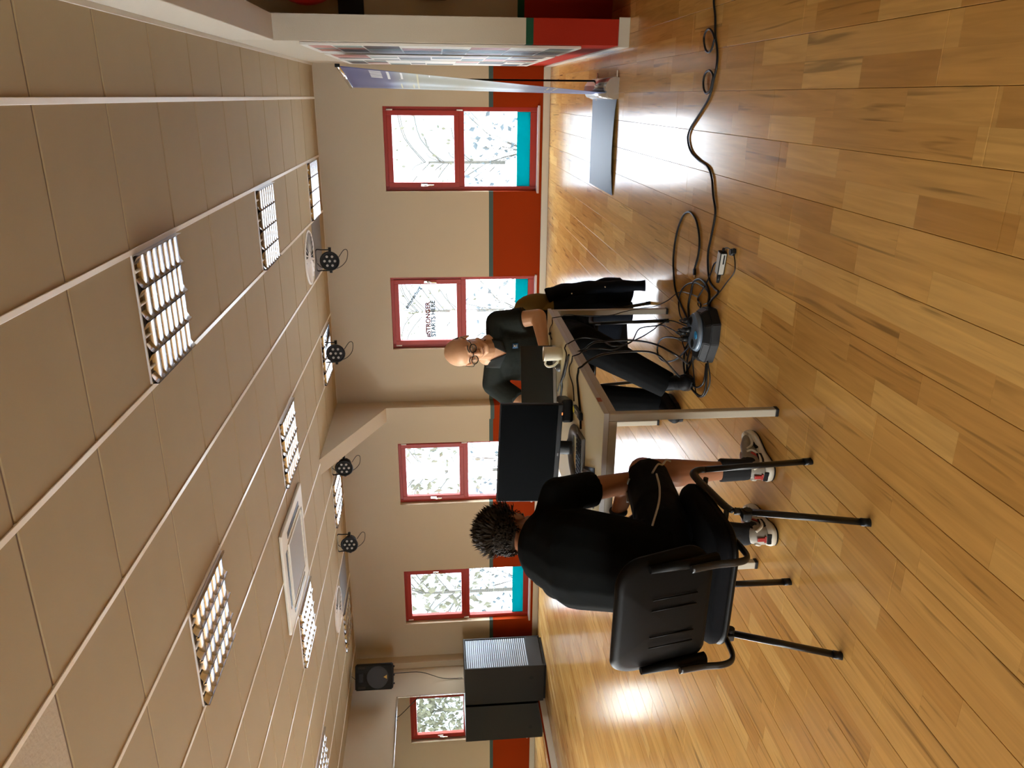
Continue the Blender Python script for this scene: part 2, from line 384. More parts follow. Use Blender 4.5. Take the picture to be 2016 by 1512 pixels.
# windows
def window(n, a, b, handle_right, back=False):
    s = -1 if back else 1; yw = YB if back else WY
    Y = lambda d0, d1: (yw+s*d0, yw+s*d1) if s > 0 else (yw+s*d1, yw+s*d0)
    fr = B(); d0, d1 = .075, .145; t = .05
    def bar(bm, x0, x1, z0, z1, dd0=d0, dd1=d1, bev=.004, mi=0): y = Y(dd0, dd1); box(bm, x0, x1, y[0], y[1], z0, z1, bev, mi)
    bar(fr, a, a+t, Z0, Z1); bar(fr, b-t, b, Z0, Z1); bar(fr, a+t, b-t, Z1-t, Z1); bar(fr, a+t, b-t, Z0, Z0+.075)
    bar(fr, a+t, b-t, .985, 1.06)
    W = obj('window_%d' % n, fr, M_red, kind='structure')
    sa, sb, sz0, sz1 = a+.04, b-.04, 1.045, Z1-.038; q = .058
    sh = B()
    for x in ((sa, sa+q), (sb-q, sb)): bar(sh, x[0], x[1], sz0, sz1, .055, .11)
    bar(sh, sa+q, sb-q, sz1-q, sz1, .055, .11); bar(sh, sa+q, sb-q, sz0, sz0+q, .055, .11)
    S = obj('sash', sh, M_red, W)
    g = B(); bar(g, sa+q-.005, sb-q+.005, sz0+q-.005, sz1-q+.005, .085, .09, 0); obj('pane', g, M_glass, W)
    g = B(); bar(g, a+t-.005, b-t+.005, Z0+.07, .99, .105, .11, 0); obj('pane', g, M_glass, W)
    if not back:
        g = B(); bar(g, a+t, b-t, Z0+.075, .366, .101, .1035, 0); obj('privacy_film', g, M_film, W, label='turquoise film strip along the bottom of the lower pane')
    h = B(); hx = (sb-.029) if handle_right else (sa+.029)
    y = Y(.042, .055); box(h, hx-.014, hx+.014, y[0], y[1], 1.42, 1.50, .003)
    tube(h, [(hx, yw+s*.045, 1.46), (hx, yw+s*.02, 1.46), (hx, yw+s*.015, 1.45), (hx, yw+s*.015, 1.35)], .009, 10)
    obj('handle', h, M_alu, W, label='silver window handle')
    k = B(); kx = (sa-.004) if handle_right else (sb+.004)
    for z in (1.03, 1.83): cyl(k, (kx, yw+s*.052, z-.03), (kx, yw+s*.052, z+.04), .008, n=10)
    obj('hinge', k, M_white, W)
    k = B(); y = Y(-.035, .075); box(k, a-.02, b+.02, y[0], y[1], Z0-.022, Z0+.002, .004); obj('sill', k, mat('sill_stone', (.45, .36, .32), .35) if n == 1 else bpy.data.materials['sill_stone'], W)
    return W
Ws = [window(i+1, a, b, i in (1, 3)) for i, (a, b) in enumerate(WINS)]
for i, (a, b) in enumerate(BWIN_FILL): window(i+6, a, b, True, True)
for i, (a, b) in enumerate(LWIN_FILL):      # unseen windows added in the mirror wall for fill light
    fr = B()
    for y0, y1, z0, z1 in ((a, a+.06, Z0, 2.3), (b-.06, b, Z0, 2.3), (a+.06, b-.06, 2.24, 2.3), (a+.06, b-.06, Z0, Z0+.07), (a+.06, b-.06, 1.2, 1.28)): box(fr, XL-.14, XL-.07, y0, y1, z0, z1, .004)
    W_ = obj('window_%d' % (i+9), fr, M_red, kind='structure')
    for z0, z1 in ((Z0+.07, 1.2), (1.28, 2.24)): g = B(); box(g, XL-.11, XL-.105, a+.055, b-.055, z0, z1); obj('pane', g, M_glass, W_)
# lettering stuck on the second window's upper pane
def onwin(x, z, rot=0): return Matrix.Translation((x, WY+.083, z)) @ Matrix.Rotation(PI/2, 4, 'X') @ Matrix.Rotation(rot, 4, 'Z')
m_lr = mat('red_lettering', (.75, .08, .02), .6); m_lg = mat('grey_lettering', (.35, .33, .30), .6)
for m_, k in ((m_lr, (1.0, .18, .08)), (m_lg, (.55, .52, .47))):   # thin vinyl lit through from behind
    n = m_.node_tree; t = n.nodes.new('ShaderNodeBsdfTranslucent'); t.inputs[0].default_value = (*[v*.014 for v in k], 1); n.links.new(t.outputs[0], n.nodes['Material Output'].inputs[0])
text('lettering', '#STRONGER', .080, m_lr, onwin(-2.632, 1.462), Ws[1], bold=.0036)
text('lettering', 'STARTS HERE', .078, m_lg, onwin(-2.62, 1.398), Ws[1], bold=.003)
text('lettering', '#dnsmarburg', .060, m_lg, onwin(-2.345, 1.64, -.58), Ws[1], bold=.0024)
text('lettering', '- ----', .04, m_lr, onwin(-2.64, 1.335), Ws[1])

# ceiling: tiles, runners
GX0, GX, GY0, GY = -.0256, .6205, 2.869, .625
LX = lambda c: GX0-GX*c
LYk = lambda k: GY0+GY*k
LIGHTS = [(c, k) for c in (1, 4, 7, 10) for k in (1, 5, 9)]
DIFF = [(2, 8), (9, 8)]; GREY = [(2, 9), (9, 9)]
tile_me = None
far = B(); cnt = 0
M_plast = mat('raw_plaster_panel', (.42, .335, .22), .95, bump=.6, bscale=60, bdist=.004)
M_greyt = mat('grey_ceiling_panel', (.15, .13, .11), .6)
for c in range(-1, 13):
    for k in range(-10, 12):
        if (c, k) in LIGHTS or (c, k) in DIFF: continue
        xa, xb, ya, yb = max(LX(c+1), XL), min(LX(c), XR), max(LYk(k), YB), min(LYk(k+1), WY)
        if xb-xa < .03 or yb-ya < .03: continue
        if c in (5, 6) and k in (4, 5): pass
        g = .006
        full = abs(xb-xa-GX) < 1e-5 and abs(yb-ya-GY) < 1e-5
        if k < -4 or not -1 <= c: box(far, xa+g, xb-g, ya+g, yb-g, CZ-.004, CZ+.012); continue
        m = M_greyt if (c, k) in GREY else M_plast if (c, k) == (3, -2) else M_tile
        if full and m is M_tile and tile_me:
            o = bpy.data.objects.new('ceiling_tile', tile_me); COL.objects.link(o); o.parent = CE
        else:
            bm = B(); cx, cy = (xa+xb)/2, (ya+yb)/2; hx, hy = (xb-xa)/2-g, (yb-ya)/2-g
            e_ = .004
            lo = [bm.verts.new(p) for p in ((-hx+e_, -hy+e_, CZ-.006), (hx-e_, -hy+e_, CZ-.006), (hx-e_, hy-e_, CZ-.006), (-hx+e_, hy-e_, CZ-.006))]
            md = [bm.verts.new(p) for p in ((-hx, -hy, CZ-.001), (hx, -hy, CZ-.001), (hx, hy, CZ-.001), (-hx, hy, CZ-.001))]
            up = [bm.verts.new(p) for p in ((-hx, -hy, CZ+.012), (hx, -hy, CZ+.012), (hx, hy, CZ+.012), (-hx, hy, CZ+.012))]
            bm.faces.new(lo[::-1])
            for A_, Q_ in ((lo, md), (md, up)):
                for i in range(4): bm.faces.new((A_[i], A_[(i+1) % 4], Q_[(i+1) % 4], Q_[i]))
            o = obj('ceiling_tile', bm, m, CE)
            if m is M_greyt: o['label'] = 'grey blank panel beside the round air outlet'
            if m is M_plast: o['label'] = 'rough plaster panel instead of a tile'
            if full and m is M_tile: tile_me = o.data
        o.location = ((xa+xb)/2, (ya+yb)/2, 0)
obj('ceiling_tile', far, M_tile, CE, kind='stuff', label='tiles behind the viewpoint')
M_gap = mat('brown_joint', (.16, .11, .07), .8)
bm = B(); box(bm, XL, XR, YB, WY, CZ-.0015, CZ+.012); obj('joint_backing', bm, M_gap, CE)
for c in range(0, 13):
    bm = B(); x = LX(c); box(bm, x-.012, x+.012, YB, WY, CZ-.011, CZ-.001, .0015); obj('grid_runner', bm, M_grid, CE)
bm = B(); box(bm, XR-.025, XR, YB, WY, CZ-.014, CZ, .002); obj('edge_angle', bm, M_plain, CE)
bm = B(); box(bm, XL, XR, WY-.02, WY, CZ-.010, CZ, .002); obj('edge_angle', bm, M_plain, CE)

# louvre lights
def louvre():
    r = empty('ceiling_light', 'x', 'ceiling light'); hx, hy = GX/2-.014, GY/2-.006
    bm = B()
    for a in (-1, 1):
        box(bm, a*hx-.006, a*hx+.006, -hy, hy, -.010, .004, .001); box(bm, -hx, hx, a*hy-.006, a*hy+.006, -.010, .004, .001)
    obj('frame', bm, M_white, r)
    bm = B(); box(bm, -hx, hx, -hy, hy, .001, .004); obj('housing', bm, M_louv, r)
    n = 4; wv = 2*hx/n
    for i in range(n+1):                     # curved reflector ridges along the tubes
        bm = B(); x = -hx+i*wv; pts = []
        for s in (-1, 1):
            P = []
            for j in range(6): t = j/5; P.append((x+s*(.003+.04*t*t), -.008+.012*0-.0+(.0)+(-.03*(1-t)+.0)))
            P = [(min(max(px, -hx), hx), pz) for px, pz in P]
            A = [bm.verts.new((px, -hy+.004, pz)) for px, pz in P]; Q = [bm.verts.new((px, hy-.004, pz)) for px, pz in P]
            for j in range(5): f = bm.faces.new((A[j], A[j+1], Q[j+1], Q[j])); f.smooth = True
        obj('reflector', bm, M_louv, r)
    for i in range(7):
        bm = B(); y = -hy+(i+1)*2*hy/8
        for s in (-1, 1):
            P = [(y+s*(.0015+.016*(j/4)**2), -.036+.034*(j/4)) for j in range(5)]
            A = [bm.verts.new((-hx+.004, py, pz)) for py, pz in P]; Q = [bm.verts.new((hx-.004, py, pz)) for py, pz in P]
            for j in range(4): f = bm.faces.new((A[j], A[j+1], Q[j+1], Q[j])); f.smooth = True
        obj('louvre_blade', bm, M_louv, r)
    for i in range(n):
        bm = B(); x = -hx+(i+.5)*wv; cyl(bm, (x, -hy+.01, -.006), (x, hy-.01, -.006), .008, n=10); obj('light_tube', bm, M_white, r)
    return r
L0 = louvre(); first = True
LL = {(1, 1): 'louvred ceiling light nearest the viewer on the partition side', (1, 5): 'louvred ceiling light midway along the row nearest the partition', (1, 9): 'louvred ceiling light by the window wall nearest the partition',
      (4, 1): 'louvred ceiling light nearest the viewer, on the viewer side of the air conditioner', (4, 5): 'louvred ceiling light just before the haunch, between table and air conditioner', (4, 9): 'louvred ceiling light above the second spotlight from the partition',
      (7, 1): 'louvred ceiling light at the picture edge', (7, 5): 'louvred ceiling light directly beside the air conditioner cassette', (7, 9): 'louvred ceiling light above the third spotlight past the pillar haunch',
      (10, 1): 'louvred light out of view', (10, 5): 'louvred ceiling light cut by the picture edge near the mirror wall', (10, 9): 'louvred ceiling light close to the wall loudspeaker'}
for ck in LIGHTS:
    if ck in ((7, 1), (10, 1)):
        bm = B(); box(bm, LX(ck[0]+1)+.006, LX(ck[0])-.006, LYk(ck[1])+.006, LYk(ck[1]+1)-.006, CZ-.005, CZ+.012); obj('ceiling_tile', bm, M_tile, CE); continue
    o = L0 if first else copy_tree(L0); first = False
    o.location = (LX(ck[0]+.5), LYk(ck[1]+.5), CZ+.0); o['label'] = LL[ck]; o['group'] = 'louvred ceiling lights'
# round swirl diffusers
def diffuser():
    r = empty('air_outlet', 'x', 'air vent')
    bm = B(); h = GX/2-.008; box(bm, -h, h, -h, h, -.006, .006); obj('plate', bm, M_tile, r)
    bm = B(); tube(bm, [(.27*math.cos(a), .27*math.sin(a), -.010) for a in [2*PI*i/40 for i in range(40)]], .012, 8, close=True); obj('ring', bm, M_white, r)
    bm = B(); cyl(bm, (0, 0, -.0062), (0, 0, -.0072), .265, n=40); obj('throat', bm, M_dark, r)
    for i in range(24):
        a = 2*PI*i/24; bm = B(); R = Matrix.Rotation(a, 3, 'Z') @ Matrix.Rotation(.6, 3, 'X')
        box(bm, .07, .26, -.012, .012, -.001, .001, R=R, T=V((0, 0, -.014))); obj('blade', bm, M_white, r)
    bm = B(); cyl(bm, (0, 0, -.004), (0, 0, -.016), .07, .06, n=24); obj('hub', bm, M_white, r)
    return r
d0 = diffuser(); d0.location = (LX(2.5), LYk(8.5), CZ); tag(d0, 'round swirl air outlet above the spotlight nearest the partition', group='round air outlets')
d1 = copy_tree(d0); d1.location = (LX(9.5), LYk(8.5), CZ); tag(d1, 'round swirl air outlet in the ceiling near the wall loudspeaker', group='round air outlets')
# air conditioning cassette
r = empty('air_conditioner', 'white square ceiling air conditioner cassette with four dark slots', 'air conditioner', (-3.79, 6.035, CZ))
M_ac = mat('off_white_cassette', (.62, .57, .46), .5)
bm = B(); h = .475
box(bm, -h, h, -h, h, -.035, -.008, .008); obj('panel', bm, M_ac, r)
bm = B(); box(bm, -h+.03, h-.03, -h+.03, h-.03, -.012, .0); obj('collar', bm, M_gap, r)
for a in range(4):
    bm = B(); box(bm, -.27, .27, .335, .395, -.0375, -.0345, R=Matrix.Rotation(a*PI/2, 3, 'Z')); obj('air_slot', bm, M_black, r)
    bm = B(); box(bm, -.26, .26, .34, .352, -.044, -.0375, .001, R=Matrix.Rotation(a*PI/2, 3, 'Z')); obj('flap', bm, M_ac, r)
bm = B(); box(bm, -.285, .285, -.285, .285, -.042, -.034, .003); obj('grille', bm, mat('grey_grille', (.22, .17, .11), .55), r)
bm = B()
for a, b, c, d in ((-.30, .30, -.30, -.28), (-.30, .30, .28, .30), (-.30, -.28, -.28, .28), (.28, .30, -.28, .28)): box(bm, a, b, c, d, -.047, -.034, .002)
obj('grille_frame', bm, M_ac, r)

# mirror on the left wall
m_mir = mat('mirror_silver', (.86, .88, .82), .0, metal=1)
r = empty('wall_mirror', 'large frameless-looking wall mirror with slim metal edge beside the black cabinets', 'mirror', (XL, 5, 0))
bm = B(); box(bm, 0, .006, .9, 3.69, .12, 2.02); obj('mirror_glass', bm, m_mir, r)
bm = B()
for a, b, c, d in ((.88, 3.71, 2.02, 2.04), (3.69, 3.71, .12, 2.02), (.88, 3.71, .10, .12), (.88, .9, .12, 2.02)): box(bm, 0, .012, a, b, c, d, .002)
obj('edge_trim', bm, M_alu, r)

# ------------------------------------------------------------------ outside
bm = B(); box(bm, -60, 40, WY+.3, 90, -.9, -.5); box(bm, -60, 40, -50, YB-.3, -.9, -.5); box(bm, -60, XL-.3, YB-.3, WY+.3, -.9, -.5); obj('ground', bm, mat('pale_paving', (.75, .76, .74), .9, noise=.2, nscale=.6), kind='structure')
m_leaf = mat('spring_leaves', (.016, .018, .004), .7, noise=.5, nscale=2); m_bark = mat('tree_bark', (.024, .021, .013), .9)
m_leaf2 = mat('yellow_leaves', (.023, .021, .004), .7, noise=.5, nscale=2)
def tree(x, y, h, cr_, n, seed, label, ml, ls=1.0):
    R = random.Random(seed); r = empty('tree', label, 'tree', (x, y, -.5), group='trees outside the windows')
    bm = B(); cyl(bm, (0, 0, 0), (0, 0, h*.5), .05, .03, 8)
    for i in range(16):
        a = R.uniform(0, 2*PI); z = h*R.uniform(.18, .6); l = cr_*R.uniform(.5, 1)
        tube(bm, smooth_path([(0, 0, z), (l*.5*math.cos(a), l*.5*math.sin(a), z+l*.35), (l*math.cos(a), l*math.sin(a), z+l*.45)], 3), .014, 5)
    obj('trunk', bm, m_bark, r)
    bm = B()
    for i in range(n):
        d = V((R.gauss(0, 1), R.gauss(0, 1), R.gauss(0, 1))).normalized()*R.random()**.4
        c = V((d.x*cr_, d.y*cr_, h*.58+d.z*h*.44)); s = R.uniform(.07, .16)*ls
        E_ = Euler((R.uniform(0, 6), R.uniform(0, 6), R.uniform(0, 6))).to_matrix()
        bm.faces.new([bm.verts.new(c+E_ @ V(q)*s) for q in ((-.5, 0, 0), (0, -.3, .1), (.5, 0, 0), (0, .3, .1))])
    obj('crown', bm, ml, r, kind='stuff')
tree(7.6, 25, 5.6, 2.4, 2000, 1, 'dense leafy tree seen only in the mirror, in the reflected window', m_leaf2, 2.0)
tree(-10.9, 15.5, 4.6, 1.7, 700, 2, 'leafy tree filling the window nearest the mirror', m_leaf2, 1.5)
tree(-9.5, 19.0, 5.0, 1.9, 420, 3, 'tree seen in the window just beyond the pillar', m_leaf2, 1.6)
tree(-1.6, 21.0, 4.0, 1.5, 90, 4, 'thin sparse tree seen in the window nearest the partition', m_leaf2)
tree(-5.7, 21.5, 4.4, 1.6, 160, 5, 'sparse tree seen in the window behind the seated man', m_leaf2)
m_blue = mat('blue_grey_leaves', (.009, .018, .020), .7, noise=.5, nscale=2)
def shrub(x, y, h, r_, n, seed, label):
    R = random.Random(seed); r = empty('shrub', label, 'shrub', (x, y, -.5), group='shrubs outside the windows'); bm = B()
    for i in range(14):
        a = R.uniform(0, 2*PI); l = r_*R.uniform(.3, 1); z = h*R.uniform(.5, 1); tube(bm, [(0, 0, 0), (l*.4*math.cos(a), l*.4*math.sin(a), z*.6), (l*math.cos(a), l*math.sin(a), z)], .008, 4)
    obj('stems', bm, m_bark, r); bm = B()
    for i in range(n):
        c = V((R.uniform(-r_, r_), R.uniform(-r_, r_)*.6, R.uniform(.05, 1)*h)); s = R.uniform(.05, .17); E_ = Euler((R.uniform(0, 6), R.uniform(0, 6), R.uniform(0, 6))).to_matrix()
        bm.faces.new([bm.verts.new(c+E_ @ V(q)*s) for q in ((-.5, 0, 0), (-.1, -.3, .1), (.5, 0, 0), (0, .35, .1))])
    obj('leaves', bm, m_blue, r, kind='stuff')
shrub(-1.0, 16.0, 1.35, .85, 110, 11, 'loose blue-grey shrub low in the window nearest the partition')
shrub(-4.3, 16.0, 1.4, .9, 120, 12, 'loose blue-grey shrub low in the window behind the man')
shrub(-8.0, 16.5, 1.4, .9, 90, 13, 'loose shrub low in the window behind the monitor')
shrub(-11.3, 16.5, 1.5, 1.0, 130, 14, 'loose shrub low in the window nearest the mirror')
r = empty('building', 'long added building with a row of windows beyond the trees, blue-grey as in shade', 'building', (-9, 34, -.5))
bm = B(); box(bm, -52, 45, 0, 6, 0, 7.5, .0); obj('facade', bm, mat('facade_shade_blue', (.19, .22, .25), .9, spec=.1), r)  # added tall and shade-blue to dim the window reflections on the floor
for i in range(14):
    bm = B(); box(bm, -20+i*3, -18.6+i*3, -.05, .02, 1.5, 2.7); obj('window_pane', bm, mat('dark_pane', (.10, .14, .17), .4, spec=.2) if i == 0 else bpy.data.materials['dark_pane'], r)
CAB = {
 'main': [[0.571,3.995,0.006],[0.438,3.956,0.006],[0.358,3.912,0.006],[0.28,3.889,0.006],[0.212,3.841,0.006],[0.145,3.829,0.006],[0.079,3.859,0.006],[0.034,3.875,0.006],[-0.012,3.921,0.006],[-0.09,4.054,0.006],[-0.15,4.154,0.006],[-0.201,4.174,0.006],[-0.256,4.107,0.006],[-0.289,3.973,0.006],[-0.31,3.827,0.006],[-0.356,3.754,0.006],[-0.434,3.709,0.006],[-0.511,3.658,0.006],[-0.627,3.682,0.006],[-0.705,3.704,0.006],[-0.79,3.68,0.006],[-0.839,3.635,0.006],[-0.856,3.557,0.006],[-0.863,3.512,0.006],[-0.923,3.596,0.006],[-0.989,3.652,0.006]],
 'loop1': [[0.268,3.879,0.006],[0.3,3.923,0.006],[0.315,3.978,0.006],[0.298,4.026,0.006],[0.267,4.032,0.006],[0.226,3.997,0.006],[0.21,3.948,0.006],[0.222,3.908,0.006],[0.258,3.883,0.006]],
 'loop2': [[0.102,3.851,0.006],[0.123,3.886,0.006],[0.128,3.924,0.006],[0.114,3.972,0.006],[0.081,3.986,0.006],[0.044,3.967,0.006],[0.025,3.924,0.006],[0.039,3.876,0.006],[0.075,3.858,0.006]],
 'hdmi': [[-0.837,3.89,0.006],[-0.755,3.847,0.006],[-0.672,3.847,0.006],[-0.595,3.91,0.006],[-0.564,3.985,0.006],[-0.561,4.068,0.006],[-0.602,4.159,0.006],[-0.702,4.235,0.006],[-0.823,4.26,0.006],[-0.921,4.233,0.006],[-1.011,4.168,0.006],[-1.062,4.048,0.006],[-1.101,3.937,0.006],[-1.13,3.84,0.006]],
 'adcord': [[-0.729,3.573,0.006],[-0.749,3.61,0.006],[-0.806,3.645,0.006],[-0.885,3.714,0.006],[-0.949,3.783,0.006],[-0.971,3.785,0.006],[-0.984,3.733,0.006],[-1.057,3.777,0.006],[-1.108,3.813,0.006]],
 'arch': [[-1.116,3.879,0.006],[-1.037,3.928,0.006],[-0.948,3.901,0.006],[-0.893,3.874,0.006],[-0.861,3.792,0.006],[-0.861,3.697,0.006],[-0.892,3.635,0.006],[-0.961,3.615,0.006]],
 'arch2': [[-1.132,3.84,0.006],[-1.134,3.883,0.006],[-1.129,4.03,0.006],[-1.079,4.091,0.006],[-1.029,4.096,0.006],[-0.973,4.055,0.006],[-0.923,3.96,0.006],[-0.889,3.833,0.006],[-0.885,3.714,0.006],[-0.898,3.641,0.006],[-0.955,3.639,0.006]],
 'plugwire': [[-0.657,3.366,0.006],[-0.69,3.343,0.006],[-0.731,3.344,0.006],[-0.795,3.422,0.006],[-0.867,3.511,0.006],[-0.935,3.622,0.006],[-0.969,3.697,0.006]],
 'plugarc': [[-0.661,3.495,0.006],[-0.644,3.48,0.006],[-0.639,3.429,0.006],[-0.649,3.394,0.006]],
 'thin': [[-1.257,4.095,0.711],[-1.244,4.178,0.711],[-1.179,4.109,0.711],[-1.13,4.125,0.642],[-1.115,4.053,0.542],[-1.115,4.055,0.401],[-1.115,4.124,0.308],[-1.115,4.195,0.19],[-1.08,4.102,0.138],[-1.03,4.027,0.092],[-0.997,4.085,0.006],[-0.955,3.798,0.006],[-0.991,3.779,0.006],[-0.999,3.689,0.006]],
 'thickA': [[-1.531,3.709,0.711],[-1.482,3.736,0.711],[-1.394,3.702,0.711],[-1.315,3.651,0.711],[-1.115,3.513,0.621],[-1.115,3.58,0.52],[-1.115,3.589,0.395],[-1.13,3.562,0.278],[-1.16,3.456,0.19],[-1.329,3.836,0.006],[-1.246,3.723,0.006],[-1.175,3.76,0.006]],
 'thickB': [[-1.392,3.157,0.711],[-1.318,3.186,0.711],[-1.242,3.255,0.711],[-1.165,3.272,0.711],[-1.115,3.285,0.664],[-1.115,3.383,0.569],[-1.115,3.413,0.437],[-1.115,3.391,0.343],[-1.15,3.379,0.283],[-1.44,3.895,0.006],[-1.315,3.805,0.006],[-1.205,3.768,0.006]],
 'thinA': [[-1.463,3.828,0.711],[-1.313,3.685,0.711],[-1.187,3.598,0.711],[-1.154,3.636,0.711],[-1.115,3.64,0.643],[-1.115,3.636,0.58],[-1.115,3.59,0.536],[-1.115,3.505,0.502],[-1.115,3.556,0.403],[-1.12,3.806,0.296],[-1.12,3.857,0.188],[-1.1,3.879,0.118],[-1.155,3.976,0.006],[-1.143,3.837,0.006]],
 'thinB': [[-1.332,3.345,0.711],[-1.271,3.386,0.711],[-1.245,3.494,0.711],[-1.183,3.462,0.711],[-1.115,3.443,0.654],[-1.115,3.469,0.576],[-1.115,3.449,0.507],[-1.14,3.62,0.403],[-1.13,3.686,0.318],[-1.12,3.774,0.235],[-1.12,3.865,0.169],[-1.12,3.767,0.13],[-1.231,3.991,0.006],[-1.298,3.881,0.006]],
 'coil': [[-1.167,3.752,0.02],[-1.211,3.86,0.02],[-1.25,4.054,0.02],[-1.304,4.243,0.02],[-1.364,4.357,0.02],[-1.43,4.385,0.02],[-1.457,4.309,0.02],[-1.434,4.186,0.02],[-1.367,4.021,0.02],[-1.263,3.864,0.02],[-1.177,3.749,0.02]],
 'bundle1': [[-1.151,3.771,0.01],[-1.241,3.884,0.01],[-1.323,3.915,0.01],[-1.397,3.876,0.01],[-1.434,3.776,0.01],[-1.431,3.632,0.01],[-1.398,3.561,0.01],[-1.333,3.541,0.01],[-1.231,3.555,0.01]],
 'bundle2': [[-1.154,3.737,0.01],[-1.252,3.828,0.01],[-1.346,3.854,0.01],[-1.403,3.785,0.01],[-1.411,3.713,0.01],[-1.388,3.637,0.01],[-1.331,3.573,0.01],[-1.238,3.568,0.01]],
}

# ------------------------------------------------------------------ table
M_top = mat('cream_laminate_top', (.88, .82, .58), .42, noise=.03, nscale=5)
M_edge = mat('grey_edge_band', (.48, .46, .44), .4)
M_frame = mat('champagne_metal', (.40, .36, .28), .42, metal=.0, spec=.6)
TX0, TX1, TY0, TY1, TZ = -1.885, -1.145, 2.735, 4.325, .705
T = empty('work_table', 'long cream-topped work table with square champagne metal legs', 'table', (-1.515, 3.53, 0))
bm = B(); box(bm, TX0, TX1, TY0, TY1, TZ-.0215, TZ, .002); fin(obj('tabletop', bm, [M_top], T))
bm = B()
for a, b, c, d in ((TX0-.0015, TX0+.001, TY0, TY1), (TX1-.001, TX1+.0015, TY0, TY1), (TX0-.0015, TX1+.0015, TY0-.0015, TY0+.001), (TX0-.0015, TX1+.0015, TY1-.001, TY1+.0015)):
    box(bm, a, b, c, d, TZ-.0205, TZ-.001)
fin(obj('edge_band', bm, M_edge, T))
bm = B(); q = .032
box(bm, TX0+q+.002, TX1-q-.002, TY0+.003, TY0+q, TZ-.055, TZ-.022, .002); box(bm, TX0+q+.002, TX1-q-.002, TY1-q, TY1-.003, TZ-.055, TZ-.022, .002)
box(bm, TX0+.003, TX0+q, TY0+q+.002, TY1-q-.002, TZ-.055, TZ-.022, .002); box(bm, TX1-q, TX1-.003, TY0+q+.002, TY1-q-.002, TZ-.055, TZ-.022, .002)
fin(obj('frame_rail', bm, M_frame, T))
for x in (TX0+.002, TX1-.002-q):
    for y in (TY0+.002, TY1-.002-q):
        bm = B(); box(bm, x, x+q, y, y+q, .012, TZ-.022, .004); lg = fin(obj('leg', bm, M_frame, T))
        bm = B(); box(bm, x-.001, x+q+.001, y-.001, y+q+.001, 0, .014, .003); f = obj('foot_cap', bm, M_black, lg)
bm = B(); box(bm, TX1+.001, TX1+.003, 2.86, 2.90, TZ-.0195, TZ-.002); fin(obj('edge_sticker', bm, mat('orange_sticker', (.35, .10, .05), .6), T))

# ------------------------------------------------------------------ visitor chairs
M_shell = mat('black_seat_shell', (.0035, .003, .0025), .45, spec=.10, bump=.15, bscale=300, bdist=.001)
M_pad = mat('black_seat_fabric', (.005, .005, .006), .95, spec=.08, bump=.4, bscale=500, bdist=.001)
M_tubek = mat('black_lacquered_tube', (.008, .007, .006), .28, spec=.35)
def rounded(bm, w_, h_, r, thick, curve, n=8, top_in=0, mi=0):
    "rounded slab standing in xz, bowed about z, centred on origin; front face towards +y"
    out = []
    for sx_, sz_, a0 in ((1, 1, 0), (-1, 1, PI/2), (-1, -1, PI), (1, -1, 3*PI/2)):
        for i in range(n+1):
            a = a0+PI/2*i/n; out.append((sx_*(w_/2-r)+r*math.cos(a), sz_*(h_/2-r)+r*math.sin(a)))
    def P(x, z, off, k=1.0):
        z2 = z*k; x2 = x*k*(1-top_in*(z2/h_+.5)); return V((x2, off+curve*(x2/(w_/2))**2, z2))
    rows = []
    for k, off in ((0.0, thick/2), (.5, thick/2), (.86, thick/2), (.95, thick*.42), (1, thick*.12), (1, -thick*.15), (.96, -thick*.45), (.86, -thick/2), (.5, -thick/2), (0, -thick/2)):
        if k == 0: rows.append([bm.verts.new(P(0, 0, off))])
        else: rows.append([bm.verts.new(P(x, z, off, k)) for x, z in out])
    for A_, Q_ in zip(rows, rows[1:]):
        m = len(out)
        for i in range(m):
            j = (i+1) % m
            q = [A_[0]] if len(A_) == 1 else [A_[i], A_[j]]
            q += [Q_[0]] if len(Q_) == 1 else [Q_[j], Q_[i]]
            f = bm.faces.new(q); f.smooth = True; f.material_index = mi
